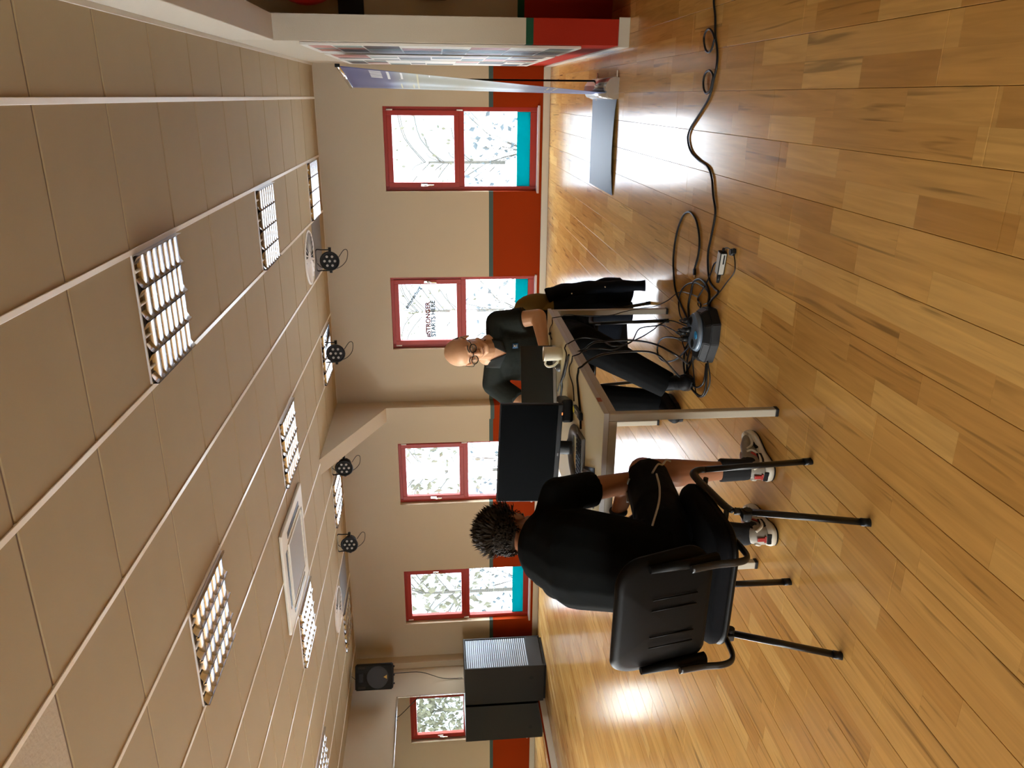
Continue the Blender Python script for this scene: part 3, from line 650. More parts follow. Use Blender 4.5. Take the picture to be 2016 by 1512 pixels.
def chair(label, loc, rz):
    r = empty('visitor_chair', label, 'chair', loc, rz, 'black visitor chairs')
    # seat
    bm = B(); rounded(bm, .46, .42, .10, .055, .0)
    bmesh.ops.transform(bm, matrix=Matrix.Translation((0, .0, .452)) @ Matrix.Rotation(-PI/2+.03, 4, 'X'), verts=bm.verts[:]); obj('seat', bm, M_pad, r)
    bm = B(); rounded(bm, .462, .422, .10, .03, .0)
    bmesh.ops.transform(bm, matrix=Matrix.Translation((0, -.002, .428)) @ Matrix.Rotation(-PI/2+.03, 4, 'X'), verts=bm.verts[:]); obj('seat_shell', bm, M_shell, r)
    # backrest
    Mb = Matrix.Translation((0, -.285, .665)) @ Matrix.Rotation(.20, 4, 'X')
    bm = B(); rounded(bm, .455, .325, .085, .035, .045, top_in=.10); bmesh.ops.transform(bm, matrix=Mb, verts=bm.verts[:]); bk = obj('backrest', bm, M_shell, r)
    bm = B(); rounded(bm, .43, .30, .08, .03, .042, top_in=.10); bmesh.ops.transform(bm, matrix=Mb @ Matrix.Translation((0, .018, 0)), verts=bm.verts[:]); obj('back_pad', bm, M_pad, r)
    bm = B()                                    # moulded ribs on the rear shell
    bm.free()
    for s in (-1, 1):
        bm = B(); cyl(bm, Mb @ V((s*.19, -.002, -.165)), Mb @ V((s*.19, .0, .06)), .020, .012, 12); obj('bracket_sleeve', bm, M_shell, r)
        for x in (.05, .09):
            bm = B(); cyl(bm, Mb @ V((s*x, -.017, -.10)), Mb @ V((s*x, -.017, .05)), .003, .002, 8); obj('back_rib', bm, M_shell, r)
    lx = .262
    for s in (-1, 1):
        for (yb, yt) in ((.21, .20), (-.205, -.055)):
            pass
        fr = [(s*lx, .21, .0), (s*(lx-.012), .198, .40)]; re = [(s*lx, -.205, .0), (s*(lx-.020), -.075, .37)]
        for P in (fr, re):
            bm = B(); tube(bm, P, .0095, 12, sx=1.65, side=(0, 1, 0)); lg = obj('leg', bm, M_tubek, r)
            bm = B(); tube(bm, [P[0], V(P[0])+(V(P[1])-V(P[0])).normalized()*.03], .0112, 12, sx=1.6, side=(0, 1, 0)); obj('foot_cap', bm, M_black, lg)
        bm = B()
        pts = smooth_path([fr[1], (s*(lx-.014), .195, .428), (s*(lx-.018), .165, .446), (s*(lx-.02), .06, .428), (s*(lx-.022), -.035, .408), (s*(lx-.021), -.068, .392), re[1]], 5)
        tube(bm, pts, .0095, 12, sx=1.65, side=(0, .6, .8)); obj('side_rail', bm, M_tubek, r)
        bm = B(); cyl(bm, (s*(lx-.045), -.09, .352), (s*(lx-.005), -.09, .352), .014, n=14); box(bm, s*(lx-.02)-.012, s*(lx-.02)+.012, -.115, -.075, .345, .375, .004); obj('stacking_stud', bm, M_black, r)
        bm = B()
        p = [(s*.17, -.06, .415), (s*.185, -.20, .405), (s*.192, -.262, .412), (s*.195, -.285, .45), (s*.193, -.290, .52), (s*.19, -.305, .60)]
        tube(bm, smooth_path(p, 5), .0085, 12, sx=1.5, side=(1, 0, 0)); obj('back_bracket', bm, M_tubek, r)
    for y in (.15, -.06):
        bm = B(); cyl(bm, (-lx+.02, y, .41), (lx-.02, y, .41), .009, n=10); obj('cross_bar', bm, M_tubek, r)
    return r
CH1 = chair('black visitor chair seen from behind under the seated young person', (-1.497, 2.235, 0), -.03)
CH2 = chair('black visitor chair facing the viewer under the man, jacket hung on it', (-1.475, 4.485, 0), PI)

# ------------------------------------------------------------------ things on the table
# monitor
M_screen = mat('dark_screen', (.002, .0025, .003), .45, spec=.02)
Mo = empty('monitor', 'large black flat monitor standing on the table, screen towards the viewer', 'monitor', (-1.56, 3.27, TZ), -.02)
Rm = Matrix.Rotation(-.02, 3, 'X')
bm = B(); box(bm, -.252, .252, -.004, .020, -.145, .145, .004, R=Matrix.Rotation(.035, 3, 'Y'), T=V((0, 0, .222))); obj('screen_housing', bm, M_black, Mo)
bm = B(); box(bm, -.247, .247, -.0055, -.0035, -.122, .140, R=Matrix.Rotation(.035, 3, 'Y'), T=V((0, 0, .222))); obj('screen', bm, M_screen, Mo)
bm = B(); box(bm, -.008, .008, -.006, -.004, -.137, -.131, R=Matrix.Rotation(.035, 3, 'Y'), T=V((0, 0, .222))); obj('maker_badge', bm, M_greyp, Mo, label='small grey badge')
bm = B(); box(bm, .20, .212, -.0065, -.004, -.1435, -.139, .0005, R=Matrix.Rotation(.035, 3, 'Y'), T=V((0, 0, .222)))
ml = mat('orange_power_light', (.8, .2, .05), .5); ml.node_tree.nodes['Principled BSDF'].inputs['Emission Color'].default_value = (1, .22, .05, 1); ml.node_tree.nodes['Principled BSDF'].inputs['Emission Strength'].default_value = 1.0
obj('power_light', bm, ml, Mo, label='orange power light')
bm = B(); tube(bm, smooth_path([(0, .045, .30), (0, .055, .2), (0, .06, .10), (0, .05, .012)], 4), .022, 12, sx=1.6, side=(1, 0, 0)); obj('stand_neck', bm, M_black, Mo)
bm = B()     # arched foot with an opening
P = smooth_path([(-.115, -.11, .006), (-.12, -.02, .008), (-.08, .07, .010), (0, .10, .012), (.08, .07, .010), (.12, -.02, .008), (.115, -.11, .006)], 5)
tube(bm, P, .012, 10, sx=2.2, side=(1, .0, 0)); obj('stand_foot', bm, M_greyp, Mo)
# laptop (lid back towards the viewer)
M_lap = mat('charcoal_laptop', (.022, .022, .018), .5, spec=.25); M_laps = mat('silver_laptop_edge', (.42, .41, .40), .3, metal=.6)
La = empty('laptop', 'open charcoal laptop with its lid back towards the viewer, behind the mug', 'laptop', (-1.425, 3.915, TZ), .33)
bm = B(); box(bm, -.18, .18, .0, .245, .002, .019, .003); obj('base', bm, M_laps, La)
bm = B(); box(bm, -.165, .165, .03, .13, .019, .0205, .0); obj('keyboard', bm, M_black, La)
bm = B(); box(bm, -.18, .18, -.0035, .0035, .0, .178, .002, R=Matrix.Rotation(.16, 3, 'X'), T=V((0, .004, .020))); ld = obj('lid', bm, M_lap, La)
bm = B(); box(bm, -.168, .168, .0036, .0042, .012, .170, 0, R=Matrix.Rotation(.16, 3, 'X'), T=V((0, .004, .020))); obj('display', bm, M_screen, La)
bm = B()
for i in range(3): box(bm, .1798, .1812, .05+i*.03, .062+i*.03, .008, .014)
obj('port', bm, M_black, La)
# mug
Mg = empty('mug', 'cream ceramic mug with a big handle in front of the laptop', 'mug', (-1.235, 3.77, TZ))
M_mug = mat('cream_glaze', (.82, .78, .63), .2, coat=.4)
bm = B(); n = 32; prof = [(0, .002), (.028, 0), (.034, .003), (.036, .03), (.0375, .092), (.0385, .096), (.036, .096), (.034, .09), (.032, .012), (0, .010)]
rows = [[bm.verts.new((p*math.cos(2*PI*k/n), p*math.sin(2*PI*k/n), z)) for k in range(n)] if p else [bm.verts.new((0, 0, z))] for p, z in prof]
for A_, Q_ in zip(rows, rows[1:]):
    for k in range(n):
        j = (k+1) % n; q = ([A_[0]] if len(A_) == 1 else [A_[k], A_[j]])+([Q_[0]] if len(Q_) == 1 else [Q_[j], Q_[k]]); bm.faces.new(q).smooth = True
obj('cup', bm, M_mug, Mg)
bm = B(); tube(bm, smooth_path([(-.034, 0, .082), (-.055, .0, .085), (-.070, 0, .068), (-.064, 0, .040), (-.046, 0, .022), (-.033, 0, .020)], 5), .0055, 10, sx=1.3, side=(0, 1, 0)); obj('handle', bm, M_mug, Mg)
# small black dock with labels, sits behind the monitor
Dk = empty('power_adapter', 'chunky black box with white and yellow label behind the monitor edge', 'adapter', (-1.42, 3.47, TZ), .25)
bm = B(); box(bm, -.055, .055, -.09, .09, .0, .055, .012); obj('case', bm, M_black, Dk)
bm = B(); box(bm, -.030, .030, .015, .06, .0545, .0562, .0); lb = obj('label', bm, mat('paper_label', (.7, .68, .6), .6), Dk)
bm = B(); box(bm, -.008, .010, .03, .045, .0562, .0567, 0); obj('yellow_mark', bm, mat('yellow_print', (.75, .62, .04), .5), lb)
Ca = empty('sticky_card', 'small white card with red edge leaning by the black box', 'card', (-1.50, 3.62, TZ), .3)
bm = B(); box(bm, -.03, .03, -.001, .001, 0, .07, 0, R=Matrix.Rotation(-.3, 3, 'X')); obj('card', bm, bpy.data.materials['paper_label'], Ca)
bm = B(); box(bm, -.03, .03, -.0016, .0014, .052, .07, 0, R=Matrix.Rotation(-.3, 3, 'X')); obj('red_edge', bm, mat('red_print', (.55, .10, .04), .6), Ca)
# cable adapter with yellow tag
Ad = empty('cable_adapter', 'flat black cable adapter with round yellow tag and barcode on the table', 'adapter', (-1.338, 3.225, TZ+.0), .13)
bm = B(); box(bm, -.018, .018, -.085, .075, .001, .018, .005); obj('body', bm, M_black, Ad)
bm = B(); cyl(bm, (0, .058, .018), (0, .058, .0195), .016, n=20); obj('yellow_tag', bm, mat('yellow_tag', (.72, .62, .03), .5), Ad)
bm = B(); box(bm, -.012, .012, -.035, .03, .018, .0186, 0); bl = obj('barcode_label', bm, bpy.data.materials['paper_label'], Ad)
bm = B()
for i in range(9): box(bm, -.008, .008, -.028+i*.006, -.0255+i*.006+(i % 3)*.001, .0186, .0189)
obj('bar', bm, M_black, bl)
# keyboard edge, mouse
Kb = empty('keyboard', 'flat dark keyboard lying beside the papers before the monitor', 'keyboard', (-1.60, 3.105, TZ), .10)
bm = B(); box(bm, -.205, .195, -.06, .06, .0, .018, .004); obj('case', bm, M_greyp, Kb)
kbm = B(); box(kbm, -.0075, .0075, -.0075, .0075, 0, .004, .001); k0 = None
for j in range(5):
    for i in range(19):
        if k0 is None: k0 = obj('key', kbm, M_black, Kb); o = k0
        else: o = bpy.data.objects.new('key', k0.data); COL.objects.link(o); o.parent = Kb
        o.location = (-.187+i*.0202, -.045+j*.022, .018)
Ms = empty('computer_mouse', 'small dark computer mouse on the table beside the laptop hinge', 'mouse', (-1.33, 3.82, TZ), .4)
bm = B(); sphere(bm, (0, 0, .004), (.022, .036, .02), 16, zmin=-.15); obj('shell', bm, M_greyp, Ms)
bm = B(); cyl(bm, (-.003, .018, .0215), (.003, .018, .0215), .006, n=12); obj('wheel', bm, M_alu, Ms)
# booklets
def booklet(name, label, x, y, z, rz, w_, h_, col, page=True):
    r = empty(name, label, 'booklet', (x, y, z), rz)
    bm = B(); box(bm, -w_/2, w_/2, -h_/2, h_/2, 0, .004, .0008); obj('cover', bm, col, r); return r
M_paper = mat('white_cover', (.72, .68, .60), .45); M_dkc = mat('dark_blue_cover', (.03, .03, .05), .35)
r = booklet('booklet', 'dark booklet lowest in the small stack at the table end', -1.545, 2.915, TZ, .42, .15, .21, M_dkc)
r = booklet('booklet', 'grey booklet in the middle of the stack at the table end', -1.565, 2.925, TZ+.0045, .38, .15, .21, mat('grey_cover', (.25, .24, .27), .35))
r = booklet('booklet', 'white booklet with a red emblem on top of the stack', -1.59, 2.94, TZ+.009, .34, .15, .21, M_paper)
bm = B(); cyl(bm, (0.01, .02, .0041), (0.01, .02, .0047), .012, n=8); cyl(bm, (.01, .0, .0041), (.01, 0, .0047), .006, n=6); obj('red_emblem', bm, mat('red_emblem', (.6, .05, .03), .5), r)

# ------------------------------------------------------------------ cables and floor gear
M_cable = mat('black_cable', (.006, .006, .006), .4, spec=.25)
def cable(key, rad, label, pts=None, drape=False):
    bm = B(); P = [V(p) for p in (pts or CAB[key])]
    if not drape: P = [V((p.x, p.y, max(p.z, rad+.0005))) for p in P]
    S_ = smooth_path(P, 6)
    for p in S_:
        if p.z < rad: p.z = rad
    # carry the cord over the table edge
    for p in S_:
        if drape and p.x < TX1+.004 and p.z > .60 and p.z < TZ+rad and p.y < TY1: p.z = TZ+rad
    tube(bm, S_, rad, 8)
    return tag(obj('cable', bm, M_cable), label, 'cable', 'black cables around the table')
cable('main', .0055, 'thick black cable running along the floor from the picture edge to the socket hub')
for k, s in (('loop1', 'farther from'), ('loop2', 'nearer to')):
    bm = B(); tube(bm, smooth_path([(x, y, .0115) for x, y, z in CAB[k]], 5, True), .0052, 8, close=True)
    tag(obj('cable_loop', bm, M_cable), 'small coiled loop of the floor cable, the one %s the table' % s, 'cable')
cable('hdmi', .0055, 'thick black video cable forming a tall hairpin loop on the floor')
o = empty('video_plug', 'bare silver-tipped plug ending the hairpin loop of cable', 'plug', (-.845, 3.875, 0), .3)
bm = B(); box(bm, -.012, .022, -.009, .009, .001, .014, .003); obj('grip', bm, M_black, o)
bm = B(); box(bm, -.026, -.012, -.007, .007, .004, .010, .001); obj('metal_tip', bm, M_alu, o)
cable('adcord', .0038, 'black lead looping from the grey power supply to the socket hub')
cable('arch', .006, 'thick black cable arching beside the socket hub')
cable('arch2', .004, 'thinner black cable in a wide arc round the socket hub')
cable('plugwire', .0028, 'thin lead running from the small round plug to the hub')
cable('plugarc', .0025, 'short thin lead joining the power supply and the small plug')
cable('thin', .0025, 'very thin lead hanging from the far table corner down its leg', drape=True)
cable('thickA', .0052, 'thickest black cable hanging in an arc over the table edge', drape=True)
cable('thickB', .0048, 'thick black cable hanging over the table edge nearest the viewer', drape=True)
cable('thinA', .0032, 'thin wavy lead over the table edge nearest the mug', drape=True)
cable('thinB', .0030, 'thin wavy lead between the thick cables over the table edge', drape=True)
cable('coil', .0050, 'black cable making an upright loop in front of the shoes')
cable('bundle1', .0055, 'outer black cable bent in a hairpin beside the hub and the shoe')
cable('bundle2', .0050, 'inner black cable bent in a hairpin beside the hub and the shoe')
cable('x', .0035, 'thin black cable lying in a low curve by the socket hub', [(-1.18, 3.70, .03), (-1.27, 3.74, .02), (-1.36, 3.72, .012), (-1.44, 3.66, .01), (-1.40, 3.55, .008), (-1.30, 3.49, .01), (-1.2, 3.5, .03)])

Hb = empty('socket_hub', 'black floor socket hub with grey disc and round blue sticker full of plugs', 'socket box', (-1.075, 3.555, 0), -.25)
bm = B(); ring = [(-.165, .0), (-.12, -.085), (.0, -.115), (.10, -.09), (.135, .0), (.10, .09), (0, .115), (-.12, .09)]
def prism(bm, ring, z0, z1, k=1.0):
    A = [bm.verts.new((x, y, z0)) for x, y in ring]; Q = [bm.verts.new((x*k, y*k, z1)) for x, y in ring]
    bm.faces.new(A[::-1]); bm.faces.new(Q)
    for i in range(len(ring)): bm.faces.new((A[i], A[(i+1) % len(ring)], Q[(i+1) % len(ring)], Q[i]))
prism(bm, ring, .0, .045, .98); prism(bm, [(x*.98, y*.98) for x, y in ring], .045, .075, .84)
bmesh.ops.bevel(bm, geom=bm.edges[:], offset=.004, segments=2, affect='EDGES'); obj('housing', bm, M_black, Hb)
M_disc = mat('blue_grey_plastic', (.13, .17, .22), .3)
bm = B(); cyl(bm, (0, .015, .076), (0, .015, .094), .098, .088, 32); obj('top_disc', bm, M_disc, Hb)
for a in (.9, 2.2, 3.6):
    bm = B(); x, y = .058*math.cos(a), .015+.058*math.sin(a); cyl(bm, (x, y, .0945), (x, y, .0965), .021, n=18); obj('socket', bm, M_black, Hb)
bm = B(); cyl(bm, (.01, -.035, .0945), (.01, -.035, .0962), .019, n=20); obj('blue_sticker', bm, mat('blue_sticker', (.03, .25, .50), .4), Hb)
for i, (x, y) in enumerate(((-.02, .07), (.03, .075), (-.06, .05), (.0, .035), (-.05, .095))):
    p = empty('plug', 'black plug pushed into the socket hub', 'plug', (-1.075, 3.555, 0), -.25, 'plugs in the socket hub')
    bm = B(); cyl(bm, (x, y, .096), (x-.004, y+.01, .125), .014, .011, 12); tube(bm, smooth_path([(x-.004, y+.01, .12), (x-.02, y+.035, .135), (x-.05, y+.06, .10), (x-.08, y+.10, .03)], 4), .004, 8); obj('plug_body', bm, M_black, p)
Ps = empty('power_supply', 'oblong grey power supply with labels lying on the floor', 'power supply', (-.715, 3.49, 0), -.18)
bm = B(); box(bm, -.055, .055, -.022, .022, 0, .032, .004); obj('case', bm, M_black, Ps)
bm = B(); box(bm, -.050, .050, -.0226, -.0218, .005, .028, 0); box(bm, -.05, .05, -.017, .017, .0318, .0325, 0); lb = obj('label', bm, mat('silver_label', (.40, .38, .33), .4), Ps)
bm = B(); box(bm, .0, .045, -.0232, -.0225, .010, .017, 0); obj('print', bm, M_black, lb)
bm = B(); cyl(bm, (-.055, 0, .016), (-.10, .004, .014), .010, .008, 12); cyl(bm, (.055, 0, .016), (.072, 0, .015), .007, .005, 10); obj('cord_grip', bm, M_black, Ps)
Pl = empty('round_plug', 'small black round plug at the end of a thin lead beyond the power supply', 'plug', (-.645, 3.38, 0), .3)
bm = B(); cyl(bm, (0, 0, .002), (0, 0, .022), .018, .014, 16); box(bm, -.010, .012, -.03, -.008, .002, .018, .003); obj('plug_body', bm, M_black, Pl)
Il = empty('inline_switch', 'small black inline switch on the thin lead near the far table corner', 'switch', (-1.245, 4.165, TZ+.0035), .5)
bm = B(); sphere(bm, (0, 0, .004), (.009, .016, .007), 12); obj('switch_body', bm, M_black, Il)

# ------------------------------------------------------------------ floor sheet, banner, posters
r = empty('floor_sheet', 'glossy blue-grey sheet lying flat on the floor before the window', 'sheet', (-.345, 6.37, 0))
bm = B(); nx, ny = 18, 14; G_ = []
for j in range(ny+1):
    row = []
    for i in range(nx+1):
        u, v = i/nx, j/ny; x = -.345+u*.69; y = -.46+v*.92
        z = .004+.018*max(0, math.sin(PI*min(1, u*1.0)))*(1-v)**4+.0015*math.sin(9*u+4*v)+.001
        row.append((x, y+.01*math.sin(PI*u)*(1-v), z))
    G_.append(row)
for dz in (0, .002):
    vs = [[bm.verts.new((x, y, z+dz)) for x, y, z in row] for row in G_]
    for j in range(ny):
        for i in range(nx): bm.faces.new((vs[j][i], vs[j][i+1], vs[j+1][i+1], vs[j+1][i])).smooth = True
obj('sheet', bm, mat('glossy_blue_grey_sheet', (.13, .18, .26), .5, spec=.12), r)

Bn = empty('roll_up_banner', 'tall roll-up banner seen nearly edge-on beside the photo boards', 'banner', (.04, 6.3, 0))
M_ban = bpy.data.materials.new('banner_print_sheen'); M_ban.use_nodes = True; n = M_ban.node_tree; b = n.nodes['Principled BSDF']
tcn = n.nodes.new('ShaderNodeUVMap'); s = n.nodes.new('ShaderNodeSeparateXYZ'); c = n.nodes.new('ShaderNodeValToRGB'); n.links.new(tcn.outputs[0], s.inputs[0]); n.links.new(s.outputs[1], c.inputs[0]); n.links.new(c.outputs[0], b.inputs['Base Color'])
e = c.color_ramp; e.elements[0].position = 0; e.elements[0].color = (.10, .14, .34, 1); e.elements[1].position = 1; e.elements[1].color = (.07, .07, .16, 1)
for p, k in ((.22, (.16, .19, .28)), (.45, (.34, .34, .24)), (.74, (.34, .34, .26)), (.82, (.12, .12, .20))): q = e.elements.new(p); q.color = (*k, 1)  # pale yellow middle is light sheen painted into the banner colour
b.inputs['Roughness'].default_value = .42; b.inputs['Specular IOR Level'].default_value = .3
def bpt(u, v):     # u along the banner from near to far, v up; twisted towards the partition at its near top corner
    x = (.035+(.20-.035)*v)*(1-u)+(.03+(.065-.03)*v)*u; y = (5.93+.14*v)*(1-u)+(6.73+.27*v)*u
    return V((x+.010*math.sin(3*PI*u)*math.sin(PI*v), y, .085+1.92*v))-Bn.location
bm = B(); uvl = bm.loops.layers.uv.new(); nu, nv = 16, 30
g = [[bm.verts.new(bpt(i/nu, j/nv)) for i in range(nu+1)] for j in range(nv+1)]
for j in range(nv):
    for i in range(nu):
        f = bm.faces.new((g[j][i], g[j][i+1], g[j+1][i+1], g[j+1][i])); f.smooth = True
        for l, (a, q) in zip(f.loops, ((i, j), (i+1, j), (i+1, j+1), (i, j+1))): l[uvl].uv = (a/nu, q/nv)
ban = obj('banner_fabric', bm, M_ban, Bn)
so = ban.modifiers.new('solid', 'SOLIDIFY'); so.thickness = .0015
M_bt = mat('white_print', (.75, .75, .72), .5); M_bg = mat('yellow_line_print', (.55, .50, .25), .5)
def bstrip(u0, u1, v, h, m, nm='print_line'):
    bm = B(); A = [bm.verts.new(bpt(u, v)+V((-.0025, 0, 0))) for u in (u0, (u0+u1)/2, u1)]; Q = [bm.verts.new(bpt(u, v+h)+V((-.0025, 0, 0))) for u in (u0, (u0+u1)/2, u1)]
    for i in range(2): bm.faces.new((A[i], A[i+1], Q[i+1], Q[i]))
    obj(nm, bm, m, ban)
for u0, u1, v, h, m in ((.38, .96, .775, .006, M_bg), (.38, .96, .725, .006, M_bg), (.05, .40, .815, .010, M_bt), (.05, .36, .765, .008, M_bt), (.05, .96, .705, .006, M_bg), (.05, .2, .66, .004, M_bt), (.2, .8, .2, .006, M_bg), (.1, .5, .175, .006, M_bg)): bstrip(u0, u1, v, h, m)
for i in range(6): bstrip(.07+i*.055, .10+i*.055, .845, .045, M_bt, 'print_letter')
bm = B(); a, c_ = bpt(-.005, 1), bpt(1.005, 1); tube(bm, [a, c_], .010, 10, sx=1.6, side=(0, 0, 1)); obj('top_bar', bm, M_alu, Bn)
bm = B(); box(bm, a.x-.012, a.x+.012, a.y-.012, a.y+.002, a.z-.018, a.z+.018, .003); obj('bar_end_cap', bm, M_black, Bn)
bm = B(); cyl(bm, V((.125, 6.45, .05))-Bn.location, V((.125, 6.50, 1.75))-Bn.location, .007, n=10); obj('support_pole', bm, M_black, Bn)
bm = B(); prf = [(-.045, 0), (-.05, .03), (-.035, .075), (-.012, .092), (.005, .085), (.012, .10), (.05, .095), (.09, .07), (.105, .03), (.10, 0)]
A = [bm.verts.new((x, -.41, z)) for x, z in prf]; Q = [bm.verts.new((x, .44, z)) for x, z in prf]
bm.faces.new(A); bm.faces.new(Q[::-1])
for i in range(len(prf)): f = bm.faces.new((A[i], A[(i+1) % len(prf)], Q[(i+1) % len(prf)], Q[i])); f.smooth = i < 9
obj('cassette', bm, mat('silver_cassette', (.62, .62, .60), .22, metal=.8), Bn)
bm = B()
for y in (-.36, .38): box(bm, -.06, .15, y-.02, y+.02, 0, .008, .002)
obj('foot', bm, M_alu, Bn)

def poster(y0, y1, label, seed):
    R = random.Random(seed); r = empty('photo_board', label, 'poster', (XR-.003, (y0+y1)/2, 1.26), 0, 'photo collage boards on the partition')
    hw, hh = (y1-y0)/2, .945
    bm = B(); box(bm, -.018, 0, -hw, hw, -hh, hh, .002); obj('board', bm, mat('board_white', (.60, .57, .50), .5, spec=.3) if seed == 1 else bpy.data.materials['board_white'], r)
    cols = [(.03, .025, .025), (.30, .10, .06), (.16, .17, .14), (.35, .30, .27), (.45, .22, .18), (.08, .10, .10), (.5, .48, .44), (.22, .26, .22), (.05, .03, .02)]
    z = hh-.05; first_ = True
    while z > -hh+.08:
        h = min(R.uniform(.14, .30), z+hh-.03); y = -hw+.03
        while y < hw-.06:
            w_ = min(R.uniform(.12, .35), hw-.03-y)
            if R.random() < .85:
                c = cols[R.randrange(9)]; nm = 'photo_ink_%d' % cols.index(c); m = bpy.data.materials.get(nm) or mat(nm, c, .5, spec=.3, noise=.7, nscale=9)
                bm = B(); box(bm, -.0188, -.018, y, y+w_-.012, z-h+.012, z); obj('photo_print', bm, m, r)
            y += w_
        z -= h
poster(5.72, 6.76, 'photo collage board nearest the open doorway', 1)
poster(6.94, 7.92, 'middle one of the three photo collage boards', 2)
poster(8.02, 9.02, 'photo collage board nearest the window wall', 3)

# ------------------------------------------------------------------ side room
r = empty('exercise_ball', 'dark red exercise ball on a high rack in the side room', 'ball', (.83, 5.88, 2.16))
bm = B(); sphere(bm, (0, 0, 0), .265, 32); obj('ball', bm, mat('red_rubber', (.42, .015, .012), .4), r)
r = empty('ball_rack', 'black metal rack bracket holding the red exercise ball', 'rack', (.83, 6.0, 1.9))
bm = B(); box(bm, -.03, .03, -.42, .22, -.02, .01, .004); box(bm, -.32, .5, .22, .248, -.09, .09, .004); obj('bracket', bm, M_black, r)
bm = B(); cyl(bm, (0, -.425, -.005), (0, -.415, -.005), .008, n=10); obj('bolt', bm, M_chrome, r)
r = empty('hook_rail', 'dark hook rail with hanging straps on the side room wall', 'hooks', (.85, 6.235, 1.32))
bm = B(); box(bm, -.2, .6, -.012, 0, -.1, .1, .002); obj('rail', bm, M_black, r)
for i in range(5): bm = B(); box(bm, -.16+.1*i, -.13+.1*i, -.07, -.012, -.13+.03*(i % 3), .05-.04*(i % 2), .004); obj('hook', bm, M_black, r)
r = empty('red_armchair', 'glossy red upholstered seat just inside the dark side room', 'chair', (1.02, 5.75, 0))
M_rl = mat('red_leather', (.42, .012, .014), .25)
bm = B(); box(bm, -.30, .35, -.28, .25, .08, .40, .05); obj('seat', bm, M_rl, r)
bm = B(); box(bm, -.28, -.24, -.2, -.16, 0, .08); box(bm, .28, .32, -.2, -.16, 0, .08); box(bm, -.28, -.24, .16, .2, 0, .08); box(bm, .28, .32, .16, .2, 0, .08); obj('leg', bm, M_black, r)
bm = B(); tube(bm, smooth_path([(-.28, -.29, .06), (-.22, -.31, .1), (-.12, -.31, .22), (.05, -.3, .3)], 4), .008, 8); obj('strap', bm, mat('brown_strap', (.12, .05, .05), .5), r)

# ------------------------------------------------------------------ cabinets and loudspeaker
M_cab = mat('charcoal_cabinet', (.022, .020, .017), .55, spec=.2, noise=.05, nscale=3); M_slat = mat('silver_slat', (.22, .24, .26), .42, metal=.2)
r = empty('tambour_cabinet', 'charcoal cabinet with silver slatted roller front against the mirror wall', 'cabinet', (-7.47, 8.45, 0))
X0, X1, Yd = -.305, .295, .62
bm = B(); box(bm, X0, X1, 0, .018, .03, 1.10, .002); box(bm, X0, X1, Yd-.018, Yd, .03, 1.10, .002); box(bm, X0, X1, .018, Yd-.018, 1.08, 1.10); box(bm, X0, X1-.03, .018, Yd-.018, .03, .05); box(bm, X0, X0+.018, .018, Yd-.018, .05, 1.08)
obj('carcass', bm, M_cab, r)
bm = B(); box(bm, X0+.02, X1-.02, .02, Yd-.02, 0, .03); obj('plinth', bm, M_black, r)
bm = B(); box(bm, X1-.02, X1-.002, .018, Yd-.018, .05, .235, .002); obj('lower_panel', bm, M_cab, r)
bm = B(); box(bm, X1-.03, X1-.022, .018, Yd-.018, .235, 1.08); obj('slat_backing', bm, M_dark, r)
for i in range(30):
    bm = B(); z = .238+i*.028; box(bm, X1-.022, X1-.009, .022, Yd-.022, z, z+.021, .005); obj('slat', bm, M_slat, r)
bm = B(); cyl(bm, (0.1, -.001, .2), (.1, 0, .2), .028, n=20); obj('cable_grommet', bm, M_black, r)

r = empty('loudspeaker', 'black wall loudspeaker with yellow triangle badge high in the corner', 'loudspeaker', (-7.42, 8.72, 2.07), .55)
bm = B(); pr = [(-.165, -.13), (.165, -.13), (.165, .0), (.10, .15), (-.10, .15), (-.165, .0)]
A = [bm.verts.new((x, y, 0)) for x, y in pr]; Q = [bm.verts.new((x, y, .50)) for x, y in pr]; bm.faces.new(A); bm.faces.new(Q)
for i in range(6): bm.faces.new((A[i], A[(i+1) % 6], Q[(i+1) % 6], Q[i]))
bmesh.ops.bevel(bm, geom=bm.edges[:], offset=.014, segments=3, affect='EDGES'); obj('cabinet_body', bm, M_blackm, r)
bm = B(); cyl(bm, (0, -.126, .20), (0, -.136, .20), .145, .142, 40); obj('grille', bm, mat('black_grille', (.009, .009, .01), .55), r)
bm = B(); box(bm, -.06, .06, -.134, -.128, .385, .455, .01); obj('horn', bm, M_black, r)
for s in (-1, 1): bm = B(); box(bm, s*.125-.014, s*.125+.014, -.1325, -.129, .36, .46, .004); obj('bass_port', bm, M_dark, r)
bm = B(); A = [bm.verts.new((x, -.1375, z)) for x, z in ((-.027, .075), (.027, .075), (0, .12))]; Q = [bm.verts.new((x, -.134, z)) for x, z in ((-.027, .075), (.027, .075), (0, .12))]; bm.faces.new(A); bm.faces.new(Q)
for i in range(3): bm.faces.new((A[i], A[(i+1) % 3], Q[(i+1) % 3], Q[i]))
obj('triangle_badge', bm, mat('yellow_badge', (.55, .32, .03), .4), r)
bm = B()
for x in (-.11, 0, .11): cyl(bm, (x, .0, -.02), (x, 0, .01), .012, n=10)
obj('foot', bm, M_black, r)
bm = B(); tube(bm, [(.0, .10, .3), (-.06, .22, .36)], .012, 8); tube(bm, [(-.1, .1, .47), (-.02, .2, .585)], .004, 6); obj('wall_bracket', bm, M_black, r)
bm = B(); tube(bm, smooth_path([(-7.42, 8.74, 2.07), (-7.43, 8.76, 2.0), (-7.6, 8.95, 1.7), (-7.77, 9.0, 1.4), (-7.785, 9.0, 1.12)], 5), .005, 8); tag(obj('cable', bm, M_cable), 'thin dark cable hanging below the wall loudspeaker', 'cable')

